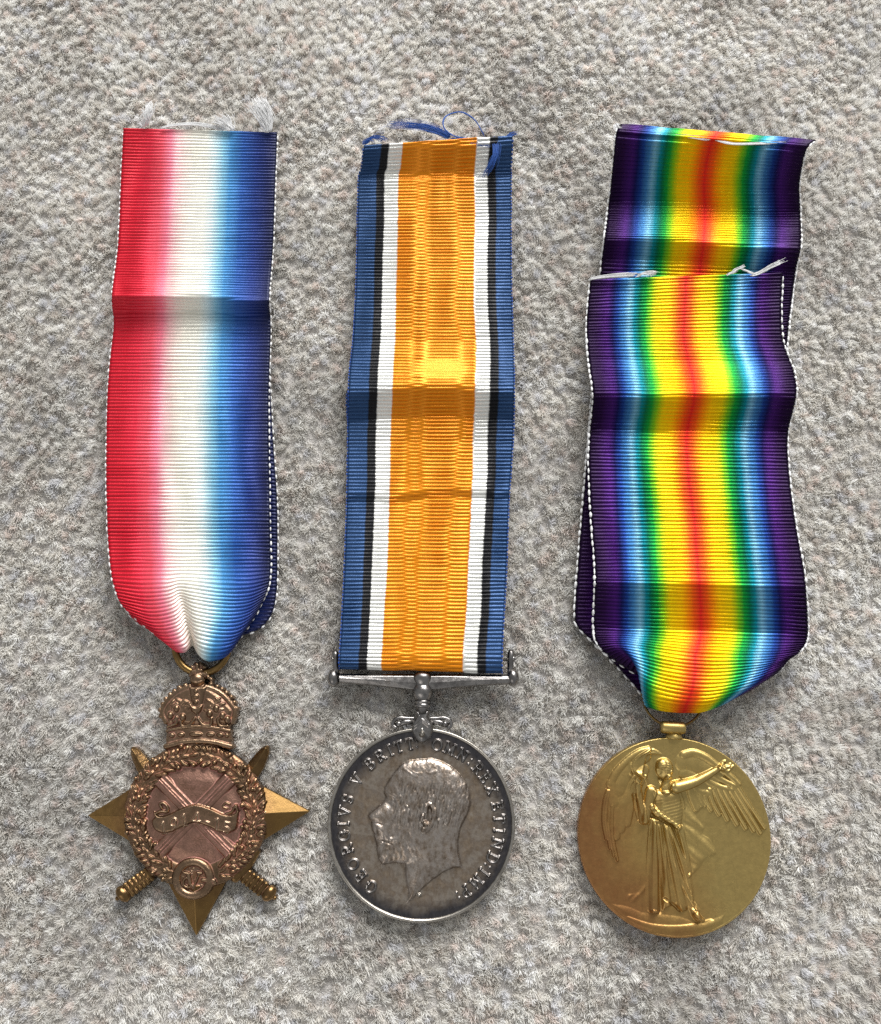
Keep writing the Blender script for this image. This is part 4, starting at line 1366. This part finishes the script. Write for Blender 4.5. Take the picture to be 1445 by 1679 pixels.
def vic_mm(px, py, h):
    p = at(px, py, TOP2 + .4)
    p[..., 2] = TOP2 + h
    return p


rp = RV / sx2
R = Relief(VC[0] - rp - 4, VC[1] - rp * 1.08, VC[0] + rp + 4, VC[1] + rp * 1.08, .8)
Pw_ = at(R.X, R.Y, TOP2 + .4)
rad = np.hypot(Pw_[..., 0] - c2[0], Pw_[..., 1] - c2[1]) / sx2
R.put((slice(None), slice(None)), np.where(rad < rp - 1.5, -2.6 + 3.4 * (rad / rp) ** 3, -1e4), 'disc')
# wings, low relief
soft = lambda H, L: (lambda d, X, Y: H * (1 - np.exp(-d / L)))
def feathers(items, name, scale=1.0):
    """overlapping rounded feathers: (pixel path, radius, taper, height)"""
    W = np.zeros(R.X.shape)
    for P, r, tp, H in items:
        P = curve(Vz(P), 5)
        q = r * max(tp)
        sl = R.win(P[:, 0].min() - q, P[:, 1].min() - q, P[:, 0].max() + q, P[:, 1].max() + q)
        X, Y = R.X[sl], R.Y[sl]
        m_ = len(P) - 1
        b = np.zeros(X.shape)
        for i in range(m_):
            d, t = seg(X, Y, P[i], P[i + 1])
            rr_ = r * (tp[0] + (tp[1] - tp[0]) * (i + t) / m_)
            b = np.maximum(b, H * np.maximum(1 - (d / rr_) ** 2, 0) ** (.8 if r < 7 else .5))
        W[sl] = np.maximum(W[sl], b)
    R.over((slice(None), slice(None)), W * scale, name)


feathers([
    ([(560, 385), (500, 405), (430, 455), (360, 530), (318, 610)], 8.5, (.6, .9), 3.4),
    ([(540, 430), (470, 480), (410, 560), (370, 650)], 13, (.8, 1), 2.9),
    ([(520, 520), (480, 600), (440, 680), (400, 720)], 14, (.9, 1), 2.4),
    ([(330, 590), (335, 650), (345, 725)], 9, (.7, 1), 3.3),
    ([(300, 650), (278, 730), (272, 850), (290, 960)], 4.6, (.8, .6), 3.2),
    ([(312, 650), (295, 740), (290, 860), (315, 1020)], 4.4, (.8, .6), 3.0),
    ([(322, 680), (312, 780), (310, 900), (340, 1070)], 4.2, (.8, .6), 2.8),
    ([(338, 720), (330, 820), (332, 930), (365, 1098)], 4.4, (.8, .6), 2.9),
    ([(370, 720), (360, 820), (362, 950)], 8, (1, .7), 2.0),
    ([(410, 710), (400, 800), (392, 900)], 9, (1, .7), 1.9),
    ([(450, 680), (440, 780), (430, 860)], 9, (1, .7), 1.8),
], 'wing|l', 1.15)
prim = [((900, 655), (905, 700), (930, 748)), ((925, 650), (940, 720), (970, 778)), ((955, 645), (980, 730), (1022, 806)), ((985, 640), (1025, 740), (1075, 840)), ((1015, 636), (1070, 750), (1135, 868)),
        ((1045, 632), (1110, 755), (1190, 893)), ((1075, 626), (1150, 755), (1240, 908)), ((1100, 618), (1180, 750), (1280, 922)), ((1125, 610), (1205, 735), (1304, 890))]
feathers([(list(P), 6.4, (.75, .55), 2.6 + .12 * k) for k, P in enumerate(prim)] + [
    ([(790, 425), (850, 410), (930, 440), (1010, 500), (1080, 555), (1140, 610)], 7.5, (1, .6), 3.6),
    ([(800, 470), (860, 480), (930, 520), (1000, 560)], 17, (1, .7), 2.7),
    ([(800, 540), (860, 580), (900, 620)], 14, (.8, 1), 2.6),
    ([(900, 560), (960, 600), (1030, 630), (1100, 645)], 8, (.9, .6), 3.3),
    ([(980, 550), (1050, 590), (1130, 625)], 7, (.9, .6), 3.5),
    ([(850, 600), (880, 650), (950, 668)], 8.5, (.9, .7), 3.2),
    ([(835, 640), (850, 700), (875, 765)], 9, (.8, .7), 2.9),
    ([(860, 660), (885, 710), (905, 745)], 7, (.8, .7), 2.7),
], 'wing|r', .95)
# palm branch
for k in range(13):
    f = k / 12
    P = [(505 + 6 * f, 570 - 8 * f), (455 + 75 * f, 500 - 10 * f), (480 + 70 * f, 430 - 20 * f + 20 * abs(f - .5)), (560 + 85 * f, 385 - 22 * f + 55 * f * f)]
    R.stroke(curve(Vz(P), 5), 2.6, 0, .55, 'palm_branch', taper=(1.0, .5))
for P in ([(490, 560), (450, 600), (440, 640)], [(545, 560), (555, 600), (560, 630)], [(480, 560), (445, 540), (442, 470)]):
    R.stroke(curve(Vz(P), 4), 3, 0, .6, 'palm_branch', taper=(1, .5))
# ground
GR = Vz([(325, 1378), (390, 1384), (450, 1400), (520, 1432), (640, 1444), (760, 1456), (860, 1492), (920, 1500), (980, 1472), (1050, 1446), (1040, 1500), (960, 1548), (860, 1575), (720, 1580), (580, 1560), (460, 1500), (380, 1440)])
R.poly(GR, lambda d, X, Y: 1.6 * (1 - np.exp(-d / 5)), 'ground', rel=True)
R.stroke(curve(Vz([(430, 1478), (560, 1520), (700, 1535), (850, 1525), (960, 1495)]), 5), 6, 0, .22, 'ground')
FC = curve(Vz([(425, 1352), (432, 1318), (462, 1312), (500, 1300), (522, 1268), (545, 1248), (545, 1300), (510, 1345), (470, 1372)]), 4, True)
R.poly(FC, lambda d, X, Y: 1.0 * (1 - np.exp(-d / 3)) * (1 + .5 * np.cos((X + Y) / 2.2)), 'fallen_crown', rel=True)
# flying drapery behind
FD = curve(Vz([(780, 700), (830, 750), (880, 830), (925, 890), (915, 930), (960, 960), (990, 1020), (1000, 1060), (940, 1085), (900, 1140), (845, 1190), (815, 1090), (790, 960), (775, 820)]), 4, True)


def flying(d, X, Y):
    x, y = (X - 920) * 3.905, (Y - 1130) * 3.905
    z = 2.0 * (1 - np.exp(-d / 4))
    return z * (1 + .45 * np.cos((y - .75 * x) / 17 + 2.2 * value_noise(x * .012, y * .012, 51)) * smoothstep(0, 4, d))


R.poly(FD, flying, 'drapery', rel=True)
# figure
fig = lambda H, L: (lambda d, X, Y: H * np.minimum(1, (d / L)) ** .5)
SK = curve(Vz([(578, 825), (620, 838), (700, 868), (752, 895), (785, 985), (808, 1090), (828, 1180), (842, 1270), (850, 1360), (885, 1430), (925, 1478), (900, 1492), (860, 1478), (815, 1425), (770, 1425), (720, 1395), (680, 1400), (640, 1440),
                (595, 1432), (552, 1420), (546, 1300), (550, 1150), (558, 1000), (566, 890)]), 4, True)


def skirt(d, X, Y):
    x, y = (X - 920) * 3.905, (Y - 1130) * 3.905
    f = np.clip((y - 830) / 600, 0, 1)
    # folds fan out from the girdle
    u = (x - (600 + 20 * f)) / (60 + 130 * f)
    z = 4.8 * np.minimum(1, d / 9) ** .5
    z += 1.9 * np.cos(2 * math.pi * (u * 2.1 + .25 * f)) * smoothstep(0, .15, f)
    z += .4 * np.cos(2 * math.pi * (u * 5.3 + .8))
    return np.maximum(z, .3)


R.poly(SK, skirt, 'robe', rel=True)
R.stroke(curve(Vz([(765, 890), (790, 1000), (812, 1100), (828, 1190)]), 6), 6.0, 0, .6, 'robe', taper=(1.0, .7))
R.stroke(curve(Vz([(828, 1190), (842, 1270), (848, 1350)]), 6), 3.0, 0, .6, 'robe')
R.stroke(curve(Vz([(690, 880), (720, 1050), (790, 1260), (880, 1420)]), 6), 3.6, 0, .55, 'robe')
R.stroke(curve(Vz([(600, 850), (585, 1050), (578, 1250), (580, 1420)]), 6), 3.2, 0, .55, 'robe')
R.groove(curve(Vz([(640, 860), (650, 1050), (640, 1250), (635, 1420)]), 6), 6, 2.4)
R.groove(curve(Vz([(705, 880), (755, 1060), (800, 1230), (850, 1390)]), 6), 6, 2.4)
R.groove(curve(Vz([(665, 1340), (720, 1380), (770, 1420)]), 6), 3, 2.4)
R.capsule(Vz([(862, 1440)])[0], Vz([(908, 1480)])[0], 4.5, 3.5, 0, .8, 'figure', rel=True)
R.capsule(Vz([(590, 1420)])[0], Vz([(625, 1428)])[0], 3.5, 3, 0, .9, 'figure', rel=True)
TR = curve(Vz([(588, 645), (625, 648), (690, 650), (742, 640), (768, 690), (782, 770), (778, 850), (762, 905), (720, 880), (650, 830), (610, 790), (604, 720)]), 4, True)


def torso(d, X, Y):
    x, y = (X - 920) * 3.905, (Y - 1130) * 3.905
    z = 6.8 * np.minimum(1, d / 11) ** .5
    z += 1.8 * np.exp(-((x - 690) / 45) ** 2 - ((y - 672) / 26) ** 2)
    z += .22 * np.cos((y + .25 * x) / 3.4) * smoothstep(690, 720, y)
    z -= 2.4 * np.exp(-((x - 625) / 24) ** 2 - ((y - 725) / 45) ** 2)
    return z


R.poly(TR, torso, 'figure', rel=True)
R.stroke(curve(Vz([(585, 755), (620, 800), (690, 845), (760, 890)]), 6), 5.2, 0, .75, 'robe', taper=(1.1, .6))
R.stroke(curve(Vz([(580, 835), (605, 835), (640, 850)]), 5), 3.4, 0, .7, 'robe')
R.stroke(curve(Vz([(590, 765), (595, 790), (620, 815)]), 5), 3.2, 0, .7, 'robe')
R.stroke(curve(Vz([(765, 660), (785, 720), (790, 760)]), 5), 2.4, 0, .7, 'robe')
# bent arm with the palm
R.capsule(Vz([(580, 655)])[0], Vz([(545, 845)])[0], 9.5, 6.5, 0, .75, 'figure', rel=True)
R.groove(curve(Vz([(470, 680), (490, 760), (510, 830)]), 5), 4.5, 2.6)
R.capsule(Vz([(530, 845)])[0], Vz([(495, 620)])[0], 6.5, 5.5, 0, .7, 'figure', rel=True)
R.ell(Vz([(497, 582)])[0], 6.5, 7, .3, 4, 'figure', rel=True)
# stretched arm
Pa = Vz([(738, 628), (800, 612), (865, 590), (935, 552), (1000, 512)])
ra = [10.5, 9.5, 8.2, 6.8, 5.2]
sl = R.win(Pa[0][0] - 12, Pa[-1][1] - 12, Pa[-1][0] + 12, Pa[0][1] + 12)
best = np.zeros(R.X[sl].shape)
for i in range(4):
    d, t_ = seg(R.X[sl], R.Y[sl], Pa[i], Pa[i + 1])
    rr = ra[i] + (ra[i + 1] - ra[i]) * t_
    best = np.maximum(best, rr * .78 * np.maximum(1 - (d / rr) ** 2, 0) ** .5)
R.put(sl, np.where(best > 0, 1.2 + best * 1.15, -1e4), 'figure')
R.ell(Vz([(1025, 498)])[0], 8, 5.2, -.5, 4.5, 'figure', rel=True)
for P in ([(1015, 490), (1040, 468), (1052, 462)], [(1035, 500), (1070, 492), (1085, 482)], [(1040, 508), (1075, 500), (1102, 494)], [(1040, 514), (1070, 515), (1092, 508)], [(1032, 518), (1060, 528), (1078, 522)]):
    R.stroke(curve(Vz(P), 4), 2.3, 0, .9, 'figure')
# neck and head
R.capsule(Vz([(690, 570)])[0], Vz([(672, 640)])[0], 6.5, 9, 0, .75, 'figure', rel=True)
R.ell(Vz([(665, 510)])[0], 14.5, 18, -.15, 7.5, 'head', rel=True)
R.ell(Vz([(640, 480)])[0], 8, 9, 0, 2.2, 'hair', rel=True)
for k in range(6):
    y_ = 452 + k * 14
    R.stroke(curve(Vz([(618 + k * 3, y_ + 18), (650, y_), (690, y_ + 2 + k * 2)]), 4), 1.7, 0, .5, 'hair', taper=(1, .6))
R.groove(Vz([(640, 520), (650, 560), (655, 590)]), 7, 2.6)
R.ell(Vz([(708, 528)])[0], 3.0, 2.6, 0, 1.6, 'head', rel=True)
R.blur(1)
# engraved hint of the maker's tiny mark near the right edge
for k in range(7):
    x_ = 985 + k * 15
    R.groove(Vz([(x_, 1405 + (k % 2) * 6), (x_ + 7, 1415)]), 1.0, .25)
v_ = R.h > -900
R.h[v_] += ((value_noise(R.X * .5, R.Y * .5, 24) - .5) * .10)[v_]


def gilt_mat():
    t = NT('lacquered_gilt_bronze')
    v = t.coord(1000)
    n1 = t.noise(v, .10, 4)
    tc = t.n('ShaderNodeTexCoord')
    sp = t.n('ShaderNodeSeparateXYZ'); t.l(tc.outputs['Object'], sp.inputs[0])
    # coppery towards the lower left: a dark reddish reflection put into the colour
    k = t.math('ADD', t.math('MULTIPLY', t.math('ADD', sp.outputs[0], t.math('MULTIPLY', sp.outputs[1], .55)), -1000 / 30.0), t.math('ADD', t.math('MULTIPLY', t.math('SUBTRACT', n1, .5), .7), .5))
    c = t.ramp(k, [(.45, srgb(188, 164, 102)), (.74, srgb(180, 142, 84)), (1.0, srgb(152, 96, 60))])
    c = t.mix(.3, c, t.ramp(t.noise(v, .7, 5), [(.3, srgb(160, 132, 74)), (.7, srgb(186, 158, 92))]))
    t.color(c)
    t.setb(Metallic=1.0)
    t.l(t.ramp(t.noise(v, 1.2, 4), [(.3, (.36,) * 3), (.7, (.44,) * 3)]), t.b.inputs['Roughness'])
    t.b.inputs['Coat Weight'].default_value = .25
    t.b.inputs['Coat Roughness'].default_value = .32
    t.bump(t.math('SUBTRACT', t.math('MULTIPLY', t.noise(v, 6, 3, .6), .4), t.math('MULTIPLY', t.scratches(), .5)), .00003)
    return t.m


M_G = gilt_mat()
gp = ('disc', 'wing', 'palm_branch', 'ground', 'fallen_crown', 'drapery', 'robe', 'figure', 'head', 'hair')
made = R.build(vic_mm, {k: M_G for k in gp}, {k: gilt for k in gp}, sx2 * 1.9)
for nm, o in made.items():
    if nm in ('wing|l', 'wing|r', 'head', 'hair', 'robe', 'drapery', 'palm_branch') and 'figure' in made:
        o.parent = made['figure']
made['figure']['label'] = 'raised standing figure in a long robe with one arm stretched out'
m = MB()
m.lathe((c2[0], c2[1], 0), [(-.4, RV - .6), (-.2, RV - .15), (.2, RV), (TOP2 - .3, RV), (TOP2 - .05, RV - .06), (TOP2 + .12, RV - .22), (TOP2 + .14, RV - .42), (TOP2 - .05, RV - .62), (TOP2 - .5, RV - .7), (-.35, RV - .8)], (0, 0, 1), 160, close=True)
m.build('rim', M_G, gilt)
m = MB()
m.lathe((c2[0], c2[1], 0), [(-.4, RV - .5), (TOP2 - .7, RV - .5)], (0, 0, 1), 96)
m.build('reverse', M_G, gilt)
# barrel mount and wire ring
A0 = at(1083, 1192, 2.6); A1 = at(1124, 1194, 2.6)
L_ = np.linalg.norm(A1 - A0)
m = MB()
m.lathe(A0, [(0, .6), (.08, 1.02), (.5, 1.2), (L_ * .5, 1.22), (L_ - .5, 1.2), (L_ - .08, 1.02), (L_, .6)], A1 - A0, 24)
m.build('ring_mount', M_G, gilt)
m = MB()
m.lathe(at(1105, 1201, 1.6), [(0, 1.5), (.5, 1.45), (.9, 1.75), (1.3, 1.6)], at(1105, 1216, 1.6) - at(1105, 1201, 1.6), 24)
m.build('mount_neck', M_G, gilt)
m = MB()
rc = at(1104, 1140, 2.2)
tl = np.array([[1, 0, 0], [0, math.cos(-.04), -math.sin(-.04)], [0, math.sin(-.04), math.cos(-.04)]])
m.ring(rc, 52 * sx2, .26, 72, 10, axis=tl)
t = metal('dark_brass_wire', [(.3, srgb(92, 76, 48)), (.7, srgb(124, 102, 62))], .4, (.3, .42))
m.build('suspension_ring', t.m, gilt)
